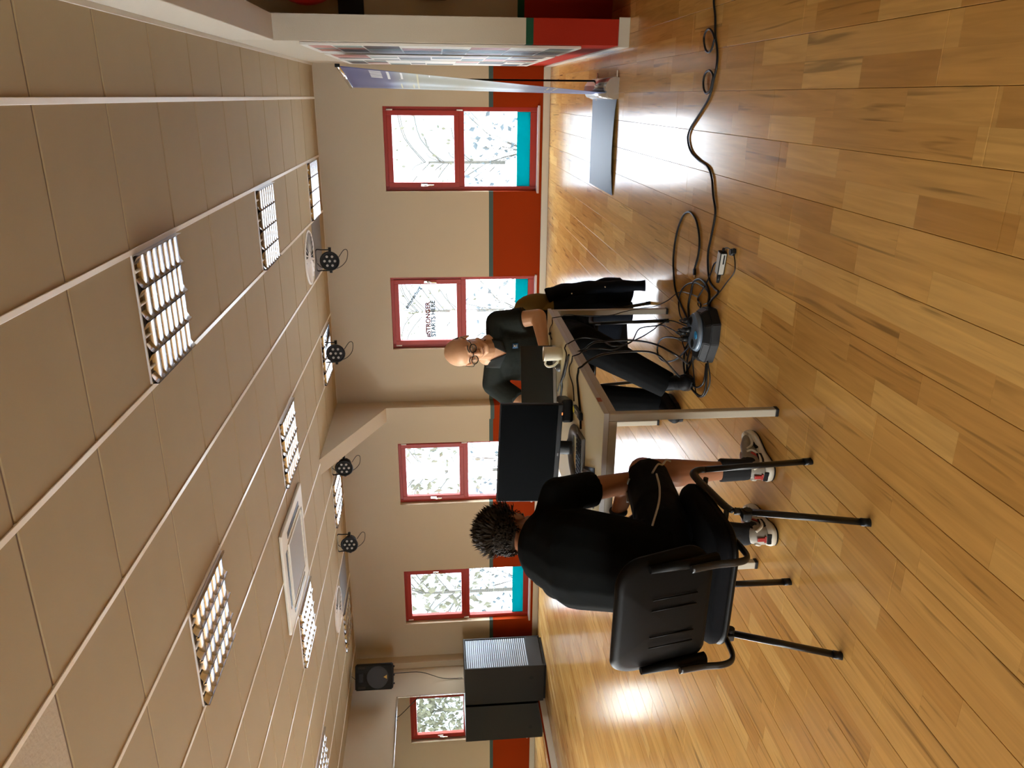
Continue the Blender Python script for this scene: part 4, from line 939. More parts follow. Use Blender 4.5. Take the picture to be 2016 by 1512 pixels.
# stage spotlights
def par():
    r = empty('spotlight', 'x', 'spotlight')
    bm = B(); cyl(bm, (0, -.055, -.155), (0, .06, -.155), .098, .075, 24); obj('housing', bm, M_blackm, r)
    bm = B(); tube(bm, [(.098*math.cos(a), -.057, -.155+.098*math.sin(a)) for a in [2*PI*i/24 for i in range(24)]], .010, 8, close=True); obj('front_ring', bm, M_black, r)
    ml_ = bpy.data.materials.get('led_lens') or mat('led_lens', (.42, .40, .34), .25)
    for i in range(7):
        a = PI/6+PI/3*i; d = 0 if i == 6 else .056; bm = B(); cyl(bm, (d*math.cos(a), -.056, -.155+d*math.sin(a)), (d*math.cos(a), -.064, -.155+d*math.sin(a)), .015, .012, 12); obj('lens', bm, ml_, r)
    bm = B(); tube(bm, smooth_path([(-.115, 0, -.155), (-.115, 0, -.06), (-.11, 0, -.006), (0, 0, -.004), (.11, 0, -.006), (.115, 0, -.06), (.115, 0, -.155)], 3), .006, 6, sx=2.2, side=(0, 1, 0)); obj('yoke', bm, M_black, r)
    for s in (-1, 1): bm = B(); cyl(bm, (s*.095, 0, -.155), (s*.14, 0, -.155), .016, n=10); obj('yoke_knob', bm, M_black, r)
    bm = B(); tube(bm, smooth_path([(.02, .05, -.24), (.10, .06, -.30), (.09, .05, -.34), (-.02, .05, -.32), (-.10, .05, -.22), (-.09, .04, -.06), (-.04, .02, -.01)], 5), .004, 6); obj('power_lead', bm, M_cable, r)
    return r
p0 = par()
for i, (x, y, rz, lb) in enumerate(((-1.70, 8.66, 0, 'black multi-lens spotlight beside the round air outlet nearest the partition'), (-2.745, 8.60, .06, 'black spotlight on the ceiling between the first and second spotlights, before the haunch'),
                                   (-4.18, 8.60, -.05, 'black spotlight on the ceiling just beyond the sloping haunch'), (-5.23, 8.58, .05, 'black spotlight on the ceiling nearest the loudspeaker'))):
    o = p0 if i == 0 else copy_tree(p0); o.location = (x, y, CZ); o.rotation_euler = (0, 0, rz); tag(o, lb, group='stage spotlights')

# ------------------------------------------------------------------ people
def skin_mat(name, c):
    m = mat(name, c, .48, noise=.10, nscale=9, bump=.12, bscale=220, bdist=.001); b = m.node_tree.nodes['Principled BSDF']
    b.inputs['Subsurface Weight'].default_value = .06; b.inputs['Subsurface Radius'].default_value = (.01, .004, .002); return m
M_skin1 = skin_mat('skin_ruddy', (.74, .42, .24)); M_skin2 = skin_mat('skin_tan', (.30, .125, .06))
def RM(yaw_, pitch_, roll_):
    "yaw: turn left, pitch: chin up, roll; face is local +y"
    return Matrix.Rotation(yaw_, 3, 'Z') @ Matrix.Rotation(pitch_, 3, 'X') @ Matrix.Rotation(roll_, 3, 'Y')
def head_prims(bm, c, R, k=1.0, nose=True):
    c = V(c); P = lambda x, y, z: c+R @ V((x*k, y*k, z*k))
    E_ = lambda x, y, z, a, b, d, R2=None: sphere(bm, P(x, y, z), (a*k, b*k, d*k), 24, R=(R @ R2 if R2 else R))
    E_(0, -.012, .035, .077, .096, .083)                    # cranium
    E_(0, .022, .045, .064, .070, .066)                     # forehead
    E_(0, .030, -.035, .058, .062, .070)                    # face
    E_(0, .020, -.070, .050, .056, .042)                    # jaw
    E_(0, .066, -.098, .022, .020, .018)                    # chin
    for s in (-1, 1):
        E_(s*.034, .062, -.022, .023, .021, .024)           # cheekbone
        capsule(bm, P(s*.014, .090, .022), P(s*.047, .076, .022), .0085*k, .007*k)   # brow
        capsule(bm, P(s*.048, .02, -.075), P(s*.012, .072, -.098), .016*k, .014*k)   # jaw line
        E_(s*.0775, -.008, -.012, .008, .019, .031, Matrix.Rotation(s*-.35, 3, 'Z'))  # ear
        capsule(bm, P(s*.081, -.020, .014), P(s*.078, .006, .012), .005*k, .005*k)
        capsule(bm, P(s*.080, -.024, .010), P(s*.076, -.014, -.034), .005*k, .0055*k)
    if nose:
        capsule(bm, P(0, .089, .012), P(0, .112, -.026), .0085*k, .0125*k)
        for s in (-1, 1): sphere(bm, P(s*.0115, .101, -.030), .0085*k, 12)
        capsule(bm, P(-.020, .085, -.056), P(.020, .085, -.056), .0065*k, .0065*k)
        capsule(bm, P(-.015, .087, -.066), P(.015, .087, -.066), .0070*k, .0070*k)
def hand_prims(bm, w, d, nrm, thumb, k=1.0, curl=.5):
    "w wrist, d direction of the hand, nrm back-of-hand normal, thumb side"
    w, d, nrm, th = V(w), V(d).normalized(), V(nrm).normalized(), V(thumb).normalized()
    nrm = (nrm-d*nrm.dot(d)).normalized(); th = (th-d*th.dot(d)-nrm*th.dot(nrm)).normalized()
    for s, l in ((.026, .078), (.009, .084), (-.009, .081), (-.025, .074)):
        capsule(bm, w+th*s*.6*k, w+(th*s+d*l)*k, .0125*k, .0095*k)
    capsule(bm, w, w+d*.05*k, .017*k, .016*k, sx=1.5, side=th)
    for s, l0, f in ((.027, .080, .066), (.009, .087, .074), (-.009, .084, .069), (-.026, .076, .054)):
        p = w+(th*s+d*l0)*k; a = curl*.5; prev = p
        for q, r_ in ((.45, .0082), (.32, .0075), (.25, .0068)):
            dd = (d*math.cos(a)-nrm*math.sin(a)+th*s*1.5).normalized(); nx = prev+dd*f*q*k
            capsule(bm, prev, nx, r_*k, (r_-.0006)*k, n=10); prev = nx; a += curl*.6
    p = w+(th*.022+d*.018)*k; t1 = p+(th*.75+d*.7-nrm*.25).normalized()*.042*k; t2 = t1+(th*.3+d*.95-nrm*.25).normalized()*.032*k
    capsule(bm, p, t1, .0135*k, .0105*k); capsule(bm, t1, t2, .0098*k, .0082*k)
def limb(bm, pts, rs, sx=None, side=(1, 0, 0), flat=False):
    for i in range(len(pts)-1):
        capsule(bm, pts[i], pts[i+1], rs[i], rs[i+1], sx=(sx[i] if sx else 1), side=side, flat=flat)
def open_sleeve(bm, pts, rs, n=22, sx=1.0, side=(1, 0, 0)): limb(bm, pts, rs, None, side, True)

# ---- young person at the near end, back to the viewer
Y = empty('person', 'seated person in black T-shirt and black shorts, back to viewer, head bowed', 'person', (-1.5, 2.3, 0))
sR, sL = V((-1.385, 2.54, .905)), V((-1.700, 2.46, .905))
eR, eL = V((-1.418, 2.685, .60)), V((-1.735, 2.64, .64))
wR, wL = V((-1.535, 2.635, .655)), V((-1.62, 2.66, .655))
hR, hL = V((-1.425, 2.30, .56)), V((-1.60, 2.31, .56))
kR, kL = V((-1.415, 2.765, .525)), V((-1.665, 2.76, .525))
aR, aL = V((-1.412, 2.745, .115)), V((-1.66, 2.655, .115))
NB = V((-1.555, 2.50, .995)); HC = V((-1.572, 2.60, 1.058)); HR = RM(.10, -.72, .06)
def yb(bm):
    head_prims(bm, HC, HR, .96)
    limb(bm, [NB+V((0, -.02, -.03)), HC+V((.0, -.03, -.02))], [.062, .055])
    limb(bm, [V((-1.51, 2.26, .60)), V((-1.525, 2.30, .78)), V((-1.54, 2.42, .93)), NB], [.10, .10, .10, .062], [1.2, 1.2, 1.2, 1.15])
    limb(bm, [sR, eR, wR], [.052, .042, .027]); limb(bm, [sL, eL, wL], [.052, .042, .027])
    capsule(bm, NB-V((0, 0, .07)), sR, .05, .05); capsule(bm, NB-V((0, 0, .07)), sL, .05, .05)
    # calves bulge below the knee and narrow at the ankle
    for h, k_, a in ((hR, kR, aR), (hL, kL, aL)):
        limb(bm, [h, k_], [.078, .060]); c1 = k_.lerp(a, .32)+V((0, -.018, 0))
        limb(bm, [k_, c1, k_.lerp(a, .7)+V((0, -.006, 0)), a], [.054, .057, .040, .033])
        limb(bm, [a+V((0, 0, -.03)), a+V((.0, .13, -.06))], [.034, .026])
    hand_prims(bm, wR, (-.55, .75, -.1), (.3, .2, .9), (-.3, .1, .8), .95, .7)
    hand_prims(bm, wL, (.45, .8, -.1), (-.3, .2, .9), (.3, .1, .8), .95, .7)
bodyY = blob('body', yb, .0055, M_skin2, Y, 3)
M_tee = mat('black_cotton_tee', (.0040, .0045, .0043), .9, spec=.06, bump=.5, bscale=9, bdist=.012)
def tee(bm):
    limb(bm, [V((-1.512, 2.235, .60)), V((-1.525, 2.275, .70)), V((-1.545, 2.36, .855)), V((-1.55, 2.445, .945)), NB+V((0, -.01, -.012))], [.125, .138, .150, .122, .070], [1.25, 1.26, 1.27, 1.35, 1.3])
    limb(bm, [V((-1.53, 2.46, .935)), sR], [.095, .070]); limb(bm, [V((-1.57, 2.44, .935)), sL], [.098, .074])
    for s, e_ in ((sR, eR), (sL, eL)):
        m_ = s.lerp(e_, .47); capsule(bm, s, s.lerp(m_, .5), .068, .067); capsule(bm, s.lerp(m_, .3), m_, .068, .070, flat=True)
    limb(bm, [V((-1.515, 2.30, .66)), V((-1.53, 2.44, .84))], [.115, .11], [1.2, 1.2])
blob('t_shirt', tee, .008, M_tee, Y, 6)
bm = B(); tube(bm, smooth_path([NB+HRv for HRv in [V((.07*math.cos(a), .055*math.sin(a)-.006, .012+.022*math.sin(a+PI)*.6)) for a in [2*PI*i/14 for i in range(14)]]], 3, True), .0075, 8, close=True); fin(obj('collar', bm, M_tee, Y))
M_sh = mat('black_shorts', (.0045, .005, .006), .8, spec=.08, bump=.4, bscale=14, bdist=.01)
def shorts(bm):
    limb(bm, [V((-1.512, 2.235, .575)), V((-1.512, 2.28, .62))], [.112, .115], [1.35, 1.2])
    for h, k_ in ((hR, kR), (hL, kL)):
        limb(bm, [h, h.lerp(k_, .55)], [.092, .086], [1.15, 1.15]); capsule(bm, h.lerp(k_, .3), h.lerp(k_, .86)+V((0, 0, -.004)), .094, .088, sx=1.12, flat=True)
blob('shorts', shorts, .008, M_sh, Y, 4)
# white piping on the shorts leg, laid on the cloth
M_pipe = mat('white_piping', (.38, .37, .34), .6)
sho = [o for o in Y.children if o.name.startswith('shorts')][0]
def lay(o, pts, off=.002):
    "project world points onto a garment from the side the viewer sees"
    bpy.context.view_layer.update(); out = []; mi_ = o.matrix_world.inverted(); cam_ = V((0, 0, 1.331))
    for p in pts:
        p = V(p); d = (p-cam_).normalized(); ok_, loc, nr, _ = o.ray_cast(mi_ @ cam_, mi_.to_3x3() @ d)
        out.append((o.matrix_world @ loc+nr*off) if ok_ else p)
    return out
def piping(pts):
    bm = B(); P = lay(sho, smooth_path(pts, 5)); tube(bm, P, .0042, 6); fin(obj('piping', bm, M_pipe, Y, label='white piping line on the shorts'))
piping([(-1.44, 2.22, .66), (-1.40, 2.30, .615), (-1.36, 2.40, .565), (-1.35, 2.50, .535), (-1.345, 2.60, .52)])
piping([(-1.35, 2.62, .53), (-1.335, 2.66, .50), (-1.345, 2.68, .475), (-1.34, 2.71, .45), (-1.35, 2.72, .43)])
piping([(-1.46, 2.60, .625), (-1.42, 2.64, .62), (-1.40, 2.68, .60)])
# hair: cap plus many spiky locks
M_hair = mat('dark_brown_hair', (.022, .014, .008), .6, spec=.12, noise=.4, nscale=60)
def hcap(bm):
    k = .96; P = lambda x, y, z: HC+HR @ V((x*k, y*k, z*k))
    sphere(bm, P(0, -.018, .047), (.083*k, .098*k, .083*k), 24, R=HR); sphere(bm, P(0, -.052, .0), (.066*k, .048*k, .050*k), 24, R=HR)
hair = blob('hair', hcap, .006, M_hair, Y, 1)
bm = B(); R_ = random.Random(5); HRr = HR
for i in range(3200):
    d = V((R_.gauss(0, 1), R_.gauss(-.25, 1), R_.gauss(.2, 1))).normalized(); low = i % 3 == 0
    if low:
        if d.y > .15 or d.z > .75 or d.z < -.75: continue
        p = V((d.x*.064, -.052+d.y*.047, .0+d.z*.048))
    else:
        if d.z < -.60 or (d.y > .62 and d.z < .25): continue
        p = V((d.x*.081, -.018+d.y*.096, .047+d.z*.081)); low = d.z < -.15
    L_ = R_.uniform(.028, .055)*(0.55 if low else 1)
    t = (d*(.28 if low else .55)+V((R_.uniform(-.3, .3), -.15+R_.uniform(-.4, .3), .35 if not low else -.9))).normalized()
    q = p+t*L_; m_ = (p+q)/2+d*.010; s = d.cross(t).normalized()*.0036
    W = lambda v: HC+HRr @ (v*.96)
    a, b, c_ = W(p-s), W(p+s), W(m_+s*.8); e_, f = W(m_-s*.8), W(q)
    vs = [bm.verts.new(x) for x in (a, b, c_, e_, f)]; bm.faces.new((vs[0], vs[1], vs[2], vs[3])); bm.faces.new((vs[3], vs[2], vs[4]))
lk = obj('hair_locks', bm, M_hair, hair, kind='stuff')
# socks
M_sock = mat('black_sock', (.006, .006, .007), .95, bump=.5, bscale=200, bdist=.001)
for a, k_ in ((aR, kR), (aL, kL)):
    blob('sock', lambda bm: (limb(bm, [a+V((0, .02, -.035)), a], [.044, .045]), capsule(bm, a-V((0, 0, .02)), a.lerp(k_, .235), .043, .049, flat=True)), .0045, M_sock, Y, 2)
# trainers
M_tw = mat('white_trainer_mesh', (.26, .235, .19), .55, bump=.3, bscale=160, bdist=.001); M_tr = mat('trainer_red', (.33, .02, .015), .4); M_tb = mat('trainer_black', (.006, .006, .007), .6, spec=.15); M_sole = mat('trainer_sole', (.60, .57, .48), .5)
def trainer(a, yaw_, par):
    R = Matrix.Rotation(yaw_, 3, 'Z'); o = V((a.x, a.y, 0)); P = lambda x, y, z: o+R @ V((x, y, z))
    outl = [(0, -.072), (.030, -.060), (.040, -.02), (.037, .04), (.047, .11), (.046, .155), (.030, .195), (.0, .210), (-.028, .195), (-.044, .15), (-.043, .10), (-.034, .04), (-.038, -.02), (-.030, -.060)]
    outl = [(p.x, p.y) for p in smooth_path([(x, y, 0) for x, y in outl], 3, True)]
    def slab(bm, z0, z1, g0=0, g1=0, heel=0):
        n_ = len(outl); rings = []
        for z, g in ((z0, g0), (z0+.006, g0+.003), (z1-.004, g1+.002), (z1, g1)):
            rings.append([bm.verts.new(P(x*(1+g/.04), (y-.07)*(1+g/.14)+.07, max(.0005, z+heel*max(0, .07-y)/.14*(1 if z > z0+.004 else 0)+.010*max(0, (y-.13)/.08)**2))) for x, y in outl])
        for A_, Q_ in zip(rings, rings[1:]):
            for i in range(n_): bm.faces.new((A_[i], A_[(i+1) % n_], Q_[(i+1) % n_], Q_[i])).smooth = True
        bm.faces.new(rings[0][::-1]); bm.faces.new(rings[-1])
    bm = B(); slab(bm, 0, .009, .000, .002); so_ = fin(obj('outsole', bm, M_tb, par))
    bm = B(); slab(bm, .008, .032, .003, .000, .012); sh = fin(obj('trainer', bm, M_sole, par, label='chunky white trainer with red and black panels'))
    def up(bm):
        limb(bm, [P(0, -.035, .045), P(0, .05, .052), P(0, .13, .040), P(0, .170, .030)], [.038, .040, .034, .024], [.95, .95, 1.15, 1.25], side=R @ V((1, 0, 0)))
        limb(bm, [P(0, -.035, .045), P(0, -.028, .088)], [.038, .036]); limb(bm, [P(0, -.02, .08), P(0, .065, .062)], [.036, .030])
    def sub(nm, fn, vs, m, sm):
        q = blob(nm, fn, vs, m, sh, sm); return q
    sub('upper', up, .0045, M_tw, 2)
    def child(nm, bm, m): q = obj(nm, bm, m, sh)
    for s in (-1, 1):
        bm = B(); box(bm, -.004, .004, -.030, .030, -.010, .012, .003, R=R @ Matrix.Rotation(s*-.12, 3, 'Z'), T=P(s*.0395, -.005, .042)); child('black_panel', bm, M_tb)
        bm = B(); box(bm, -.004, .004, -.02, .02, -.006, .006, .002, R=R @ Matrix.Rotation(s*.10, 3, 'Z'), T=P(s*.0385, .085, .034)); child('black_panel', bm, M_tb)
        bm = B(); box(bm, -.003, .003, -.016, .016, -.005, .005, .002, R=R @ Matrix.Rotation(.6*s, 3, 'X') , T=P(s*.0385, .028, .058)); child('red_stripe', bm, M_tr)
    bm = B()
    for s in (-1, 1):
        tube(bm, smooth_path([P(s*.026, -.055, .088), P(s*.037, -.045, .066), P(s*.0405, -.02, .050), P(s*.0415, .02, .046), P(s*.040, .05, .060), P(s*.028, .06, .076)], 4), .0055, 8)
        tube(bm, smooth_path([P(s*.030, .075, .070), P(s*.041, .085, .050), P(s*.042, .12, .040), P(s*.040, .155, .036)], 4), .0055, 8)
    tube(bm, smooth_path([P(-.035, .165, .036), P(-.022, .197, .034), P(0, .206, .034), P(.022, .197, .034), P(.035, .165, .036)], 4), .007, 8)
    child('white_overlay', bm, M_sole)
    bm = B(); box(bm, -.022, .022, -.004, .004, -.006, .012, .003, R=R, T=P(0, -.073, .035)); child('heel_window', bm, M_tb)
    bm = B(); box(bm, -.008, .008, -.0035, .0035, -.020, .016, .002, R=R, T=P(0, -.0745, .072)); box(bm, -.014, .014, -.0035, .0035, -.004, .004, .002, R=R, T=P(0, -.0745, .055)); child('red_tab', bm, M_tr)
    bm = B(); tube(bm, [P(.032*math.cos(t), -.012+.042*math.sin(t), .098+.006*math.sin(t)) for t in [2*PI*i/18 for i in range(18)]], .007, 8, close=True); child('ankle_collar', bm, M_tb)
    bm = B()
    for i in range(5): y_ = .045+i*.020; tube(bm, smooth_path([P(-.022, y_, .078-i*.006), P(0, y_+.006, .090-i*.0075), P(.022, y_, .078-i*.006)], 3), .003, 6)
    child('lace', bm, M_tb)
trainer(V((-1.405, 2.765, 0)), -.22, Y); trainer(V((-1.655, 2.665, 0)), .10, Y)
# wrist watch on the far hand
bm = B(); tube(bm, [wR.lerp(eR, .12)+V((0, .031*math.cos(t), .031*math.sin(t))) for t in [2*PI*i/18 for i in range(18)]], .006, 8, close=True, sx=1.5, side=(1, 0, 0)); fin(obj('wristband', bm, M_black, Y))

# ---- man at the far end, facing the viewer, looking down at the laptop
MN = empty('person', 'bald man with round glasses in dark polo shirt leaning over the laptop', 'person', (-1.45, 4.5, 0))
MH = V((-1.345, 4.185, 1.185)); MR = RM(PI+.12, -.46, .16)       # facing the viewer, turned to the laptop
mNB = V((-1.395, 4.36, 1.045))
mA, mB = V((-1.255, 4.44, .985)), V((-1.620, 4.385, 1.01))         # shoulders: towards the partition, towards the mirror
mEa, mEb = V((-1.195, 4.34, .755)), V((-1.735, 4.235, .815))
mWa, mWb = V((-1.315, 4.115, .748)), V((-1.60, 4.03, .752))
mh1, mh2 = V((-1.375, 4.52, .545)), V((-1.555, 4.52, .545))
mk1, mk2 = V((-1.275, 4.10, .535)), V((-1.62, 4.10, .535))
ma1, ma2 = V((-1.470, 3.93, .11)), V((-1.640, 4.07, .11))
def mb(bm):
    head_prims(bm, MH, MR, 1.0)
    limb(bm, [mNB+V((0, .02, -.02)), MH+V((-.0, .035, -.035))], [.066, .060])
    limb(bm, [V((-1.465, 4.52, .60)), V((-1.45, 4.50, .78)), V((-1.43, 4.43, .93)), mNB], [.12, .125, .125, .07], [1.3, 1.3, 1.35, 1.2])
    capsule(bm, mNB-V((0, 0, .05)), mA, .06, .055); capsule(bm, mNB-V((0, 0, .05)), mB, .06, .055)
    limb(bm, [mA, mEa, mWa], [.055, .046, .029]); limb(bm, [mB, mEb, mWb], [.055, .045, .029])
    for h, k_, a in ((mh1, mk1, ma1), (mh2, mk2, ma2)):
        limb(bm, [h, k_, a+V((0, 0, -.03))], [.085, .056, .036])
    hand_prims(bm, mWa, (-.55, -.35, -.12), (0, .1, 1), (-.5, .6, 0), 1.0, .55)
    hand_prims(bm, mWb, (.7, -.1, -.12), (0, .1, 1), (.3, .8, 0), 1.0, .55)
bodyM = blob('body', mb, .0050, M_skin1, MN, 2)
M_polo = mat('dark_grey_green_polo', (.024, .029, .026), .85, spec=.10, bump=.6, bscale=11, bdist=.016)
def polo(bm):
    limb(bm, [V((-1.465, 4.52, .53)), V((-1.455, 4.50, .68)), V((-1.44, 4.46, .82)), V((-1.43, 4.41, .93)), mNB+V((0, .012, -.03))], [.138, .142, .142, .128, .075], [1.32, 1.32, 1.34, 1.38, 1.25])
    capsule(bm, mNB+V((0, .01, -.065)), mA, .078, .072); capsule(bm, mNB+V((0, .01, -.065)), mB, .078, .072)
    for s, e_ in ((mA, mEa), (mB, mEb)):
        m_ = s.lerp(e_, .66); capsule(bm, s, s.lerp(m_, .6), .072, .068); capsule(bm, s.lerp(m_, .4), m_, .069, .073, flat=True)
po = blob('polo_shirt', polo, .007, M_polo, MN, 5)
# neck opening: skin V with collar flaps laid on the shirt front
def mlay(o, pts, off=.003, frm=V((-1.1, 2.9, 1.15))):
    bpy.context.view_layer.update(); mi_ = o.matrix_world.inverted(); out = []
    for p in pts:
        p = V(p); d = (p-frm).normalized(); ok_, loc, nr, _ = o.ray_cast(mi_ @ frm, mi_.to_3x3() @ d)
        out.append((o.matrix_world @ loc-d*off) if ok_ else p)
    return out
def patch(nm, pts, m, par, off, dens=6, label=None):
    "triangle or quad draped on the shirt"
    A = [V(p) for p in pts]; bm = B()
    if len(A) == 3: A.append(A[2])
    g = []
    for i in range(dens+1):
        u = i/dens; row = [A[0].lerp(A[3], u).lerp(A[1].lerp(A[2], u), j/dens) for j in range(dens+1)]
        g.append([bm.verts.new(q) for q in mlay(po, row, off)])
    for i in range(dens):
        for j in range(dens):
            try: bm.faces.new((g[i][j], g[i][j+1], g[i+1][j+1], g[i+1][j])).smooth = True
            except ValueError: pass
    o = fin(obj(nm, bm, m, par, label=label)); s_ = o.modifiers.new('s', 'SOLIDIFY'); s_.thickness = .0015; s_.offset = 1; return o
patch('open_neck', [(-1.325, 4.26, 1.055), (-1.445, 4.26, 1.055), (-1.385, 4.24, .950)], M_skin1, MN, .0015)
M_col = mat('polo_collar', (.013, .017, .016), .8)
patch('collar_flap', [(-1.305, 4.26, 1.075), (-1.335, 4.26, 1.06), (-1.385, 4.24, .950), (-1.315, 4.26, .975)], M_col, MN, .007)
patch('collar_flap', [(-1.475, 4.26, 1.075), (-1.440, 4.26, 1.06), (-1.387, 4.24, .950), (-1.480, 4.26, .985)], M_col, MN, .007)
bm = B(); tube(bm, smooth_path([mNB+V((.064*math.cos(a), .050*math.sin(a), .004+.03*math.sin(a))) for a in [PI*(-.12)+PI*1.24*i/12 for i in range(13)]], 3), .012, 8, sx=1.6, side=(0, 0, 1)); fin(obj('collar_stand', bm, M_col, MN))
bm_logo = patch('shirt_badge', [(-1.371, 4.3, .908), (-1.341, 4.3, .908), (-1.341, 4.3, .876), (-1.371, 4.3, .876)], mat('blue_badge', (.012, .10, .26), .6), MN, .004, 3)
M_wb = mat('white_badge_print', (.7, .72, .72), .6)
for q in ([(-1.365, 4.3, .903), (-1.360, 4.3, .903), (-1.349, 4.3, .890), (-1.354, 4.3, .888)], [(-1.352, 4.3, .903), (-1.347, 4.3, .901), (-1.362, 4.3, .888), (-1.366, 4.3, .890)], [(-1.364, 4.3, .885), (-1.348, 4.3, .885), (-1.348, 4.3, .882), (-1.364, 4.3, .882)]):
    patch('badge_mark', q, M_wb, MN, .006, 2)
M_tro = mat('black_work_trousers', (.0045, .005, .0055), .85, spec=.08, bump=.5, bscale=12, bdist=.014)
def tro(bm):
    limb(bm, [V((-1.465, 4.53, .53)), V((-1.465, 4.50, .60))], [.128, .125], [1.3, 1.3])
    for h, k_, a in ((mh1, mk1, ma1), (mh2, mk2, ma2)):
        limb(bm, [h, k_], [.112, .098]); limb(bm, [k_, k_.lerp(a, .45)], [.096, .088]); capsule(bm, k_.lerp(a, .35), k_.lerp(a, 1.06), .090, .074, flat=True)
blob('trousers', tro, .008, M_tro, MN, 4)
def boot(a, yaw_):
    R = Matrix.Rotation(yaw_, 3, 'Z'); o = V((a.x, a.y, 0)); P = lambda x, y, z: o+R @ V((x, y, z))
    def f(bm):
        limb(bm, [P(0, .045, .045), P(0, -.06, .050), P(0, -.15, .040), P(0, -.175, .038)], [.040, .042, .040, .034], [1, 1, 1.15, 1.15], side=R @ V((1, 0, 0)))
        limb(bm, [P(0, .03, .045), P(0, .015, .16)], [.044, .050]); limb(bm, [P(0, 0, .09), P(0, -.08, .062)], [.040, .036])
    q = blob('shoe', f, .005, M_tb, MN, 2)
    def c(nm, bm, m): k = obj(nm, bm, m, q)
    bm = B(); ring = [(.046*math.cos(t)*(1.05 if math.sin(t) < 0 else .9), -.065+.148*math.sin(t)) for t in [2*PI*i/24 for i in range(24)]]
    A_ = [bm.verts.new(P(x, y, .0005)) for x, y in ring]; Q_ = [bm.verts.new(P(x, y, .022)) for x, y in ring]; bm.faces.new(A_); bm.faces.new(Q_)
    for i in range(24): bm.faces.new((A_[i], A_[(i+1) % 24], Q_[(i+1) % 24], Q_[i]))
    c('sole', bm, M_black)
    bm = B()
    for i in range(5): y_ = -.035-i*.018; tube(bm, smooth_path([P(-.024, y_, .085-i*.004), P(0, y_-.004, .103-i*.006), P(.024, y_, .085-i*.004)], 3), .0035, 6)
    c('lace', bm, mat('grey_lace', (.05, .05, .05), .7) if 'grey_lace' not in bpy.data.materials else bpy.data.materials['grey_lace'])
boot(ma1, .35); boot(ma2, -.12)
# grey stubble hair round the sides, glasses, brows, eyes
M_stub = mat('grey_stubble', (.075, .055, .042), .85, bump=.5, bscale=500, bdist=.001)
def stub(bm):
    P = lambda x, y, z: MH+MR @ V((x, y, z))
    sphere(bm, P(0, -.032, .018), (.0800, .0815, .056), 24, R=MR)
blob('cropped_hair', stub, .005, M_stub, MN, 1)
M_gf = mat('black_spectacle_frame', (.006, .006, .007), .25)
P = lambda x, y, z: MH+MR @ V((x, y, z))
bm = B()
for s in (-1, 1): tube(bm, [P(s*.033+.0235*math.cos(t), .103-.004*abs(math.cos(t)), .002+.020*math.sin(t)) for t in [2*PI*i/24 for i in range(24)]], .0029, 6, close=True)
tube(bm, smooth_path([P(-.010, .104, .006), P(0, .107, .010), P(.010, .104, .006)], 3), .0022, 6)
gl = fin(obj('glasses', bm, M_gf, MN))
for s in (-1, 1):
    bm = B(); tube(bm, smooth_path([P(s*.056, .098, .008), P(s*.074, .082, .009), P(s*.084, .0, .012), P(s*.082, -.020, .004)], 3), .0020, 6); q = obj('temple', bm, M_gf, gl)
    bm = B(); cyl(bm, P(s*.033, .1020, .002), P(s*.033, .1026, .002), .0215, n=24); q = obj('glasses_lens', bm, M_lens, gl)
    bm = B(); tube(bm, smooth_path([P(s*.014, .0985, .026), P(s*.032, .0925, .031), P(s*.052, .080, .024)], 3), .0034, 6); fin(obj('eyebrow', bm, M_stub, MN))
    bm = B(); sphere(bm, P(s*.033, .0735, .000), .0125, 14); fin(obj('eye', bm, mat('eye_white', (.55, .48, .42), .3) if s < 0 else bpy.data.materials['eye_white'], MN))
    bm = B(); sphere(bm, P(s*.033, .0738, .0015), .0130, 14, R=MR, zmin=-.1); fin(obj('eyelid', bm, M_skin1, MN))
bm = B(); tube(bm, smooth_path([P(-.021, .0905, -.0605), P(0, .0945, -.0612), P(.021, .0905, -.0605)], 3), .0022, 6); fin(obj('mouth', bm, mat('lip_line', (.20, .06, .04), .6), MN))

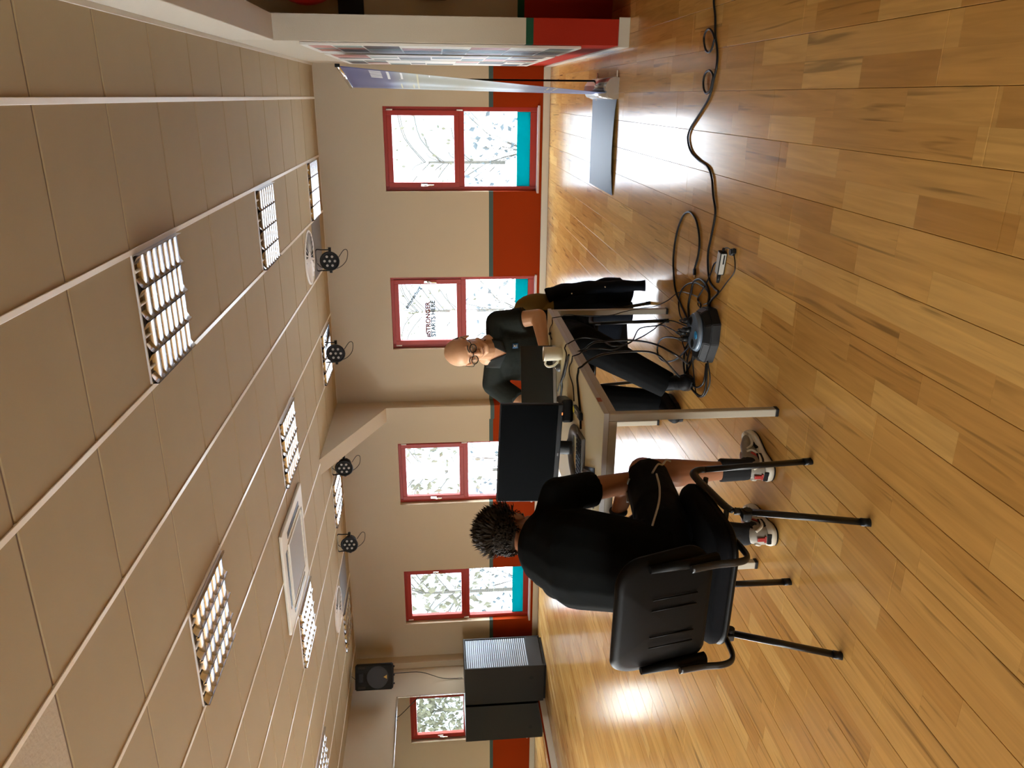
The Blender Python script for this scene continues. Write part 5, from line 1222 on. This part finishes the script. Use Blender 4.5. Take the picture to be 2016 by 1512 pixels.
# ---- jacket hanging over the man's chair
M_jk = mat('navy_work_jacket', (.006, .008, .013), .85, spec=.1, bump=.5, bscale=8, bdist=.02); M_oc = mat('ochre_yoke', (.19, .115, .022), .8, bump=.4, bscale=10, bdist=.012)
J = empty('jacket', 'dark navy work jacket with ochre shoulders hanging over the chair back to the floor', 'jacket', (-1.30, 4.80, 0))
def jring(z):
    t = (.855-z)/.80                           # 0 top, 1 hem
    x0_, x1_ = -1.60+.02*t, -1.275+.20*min(1, t*1.35)-.06*max(0, t-.78)*4*.3
    yc, dy = 4.815-.05*math.sin(PI*t)+.02*t, .035+.055*min(1, t*2.2)
    pts = []; n_ = 48
    for i in range(n_):
        a = 2*PI*i/n_; cx, hx_ = (x0_+x1_)/2, (x1_-x0_)/2
        f = 1+.10*t*math.sin(7*a+2*t)+.05*t*math.sin(13*a+5*t)
        pts.append((cx+hx_*math.copysign(abs(math.cos(a))**.75, math.cos(a))*(1+.04*t*math.sin(5*a)), yc+dy*math.sin(a)*f, z+.05*math.sin(3*a+1)*t*t*t))
    return pts
def jloft(zs, m, nm, grow=0):
    bm = B(); rings = []
    for z in zs:
        pr_ = jring(z); cx = sum(p[0] for p in pr_)/48; cy = sum(p[1] for p in pr_)/48
        rings.append([bm.verts.new((cx+(p[0]-cx)*(1+grow), cy+(p[1]-cy)*(1+grow*4), p[2])) for p in pr_])
    for A_, Q_ in zip(rings, rings[1:]):
        for i in range(48): bm.faces.new((A_[i], A_[(i+1) % 48], Q_[(i+1) % 48], Q_[i])).smooth = True
    bm.faces.new(rings[0]); bm.faces.new(rings[-1][::-1]); return fin(obj(nm, bm, m, J))
jloft([.872, .862]+[.85-.03*i for i in range(25)], M_jk, 'jacket_body')
bm = B(); sphere(bm, (-1.27, 4.795, .70), (.105, .065, .155), 20); fin(obj('shoulder_yoke', bm, M_oc, J))
jloft([.876, .866, .84, .80, .76, .72, .68, .64, .61], M_oc, 'shoulder_yoke', .05)
bm = B(); P0 = smooth_path([(-1.185, 4.79, .64), (-1.155, 4.78, .57), (-1.125, 4.75, .42), (-1.105, 4.70, .22), (-1.095, 4.665, .045)], 5)
tube(bm, P0, .05, 16, sx=1.3, side=(0, 1, 0), rs=[.048+.004*math.sin(i*1.3)-.0008*i for i in range(len(P0))]); fin(obj('sleeve', bm, M_jk, J))
bm = B(); P0 = smooth_path([(-1.33, 4.76, .60), (-1.285, 4.70, .42), (-1.27, 4.68, .25), (-1.27, 4.68, .12)], 5)
tube(bm, P0, .05, 16, sx=1.3, side=(1, 0, 0), rs=[.052+.004*math.sin(i*1.7) for i in range(len(P0))]); fin(obj('sleeve', bm, M_jk, J))
for p in ((-1.148, 4.70, .50), (-1.10, 4.66, .30)):
    bm = B(); sphere(bm, p, .006, 10); fin(obj('snap_button', bm, M_alu, J))
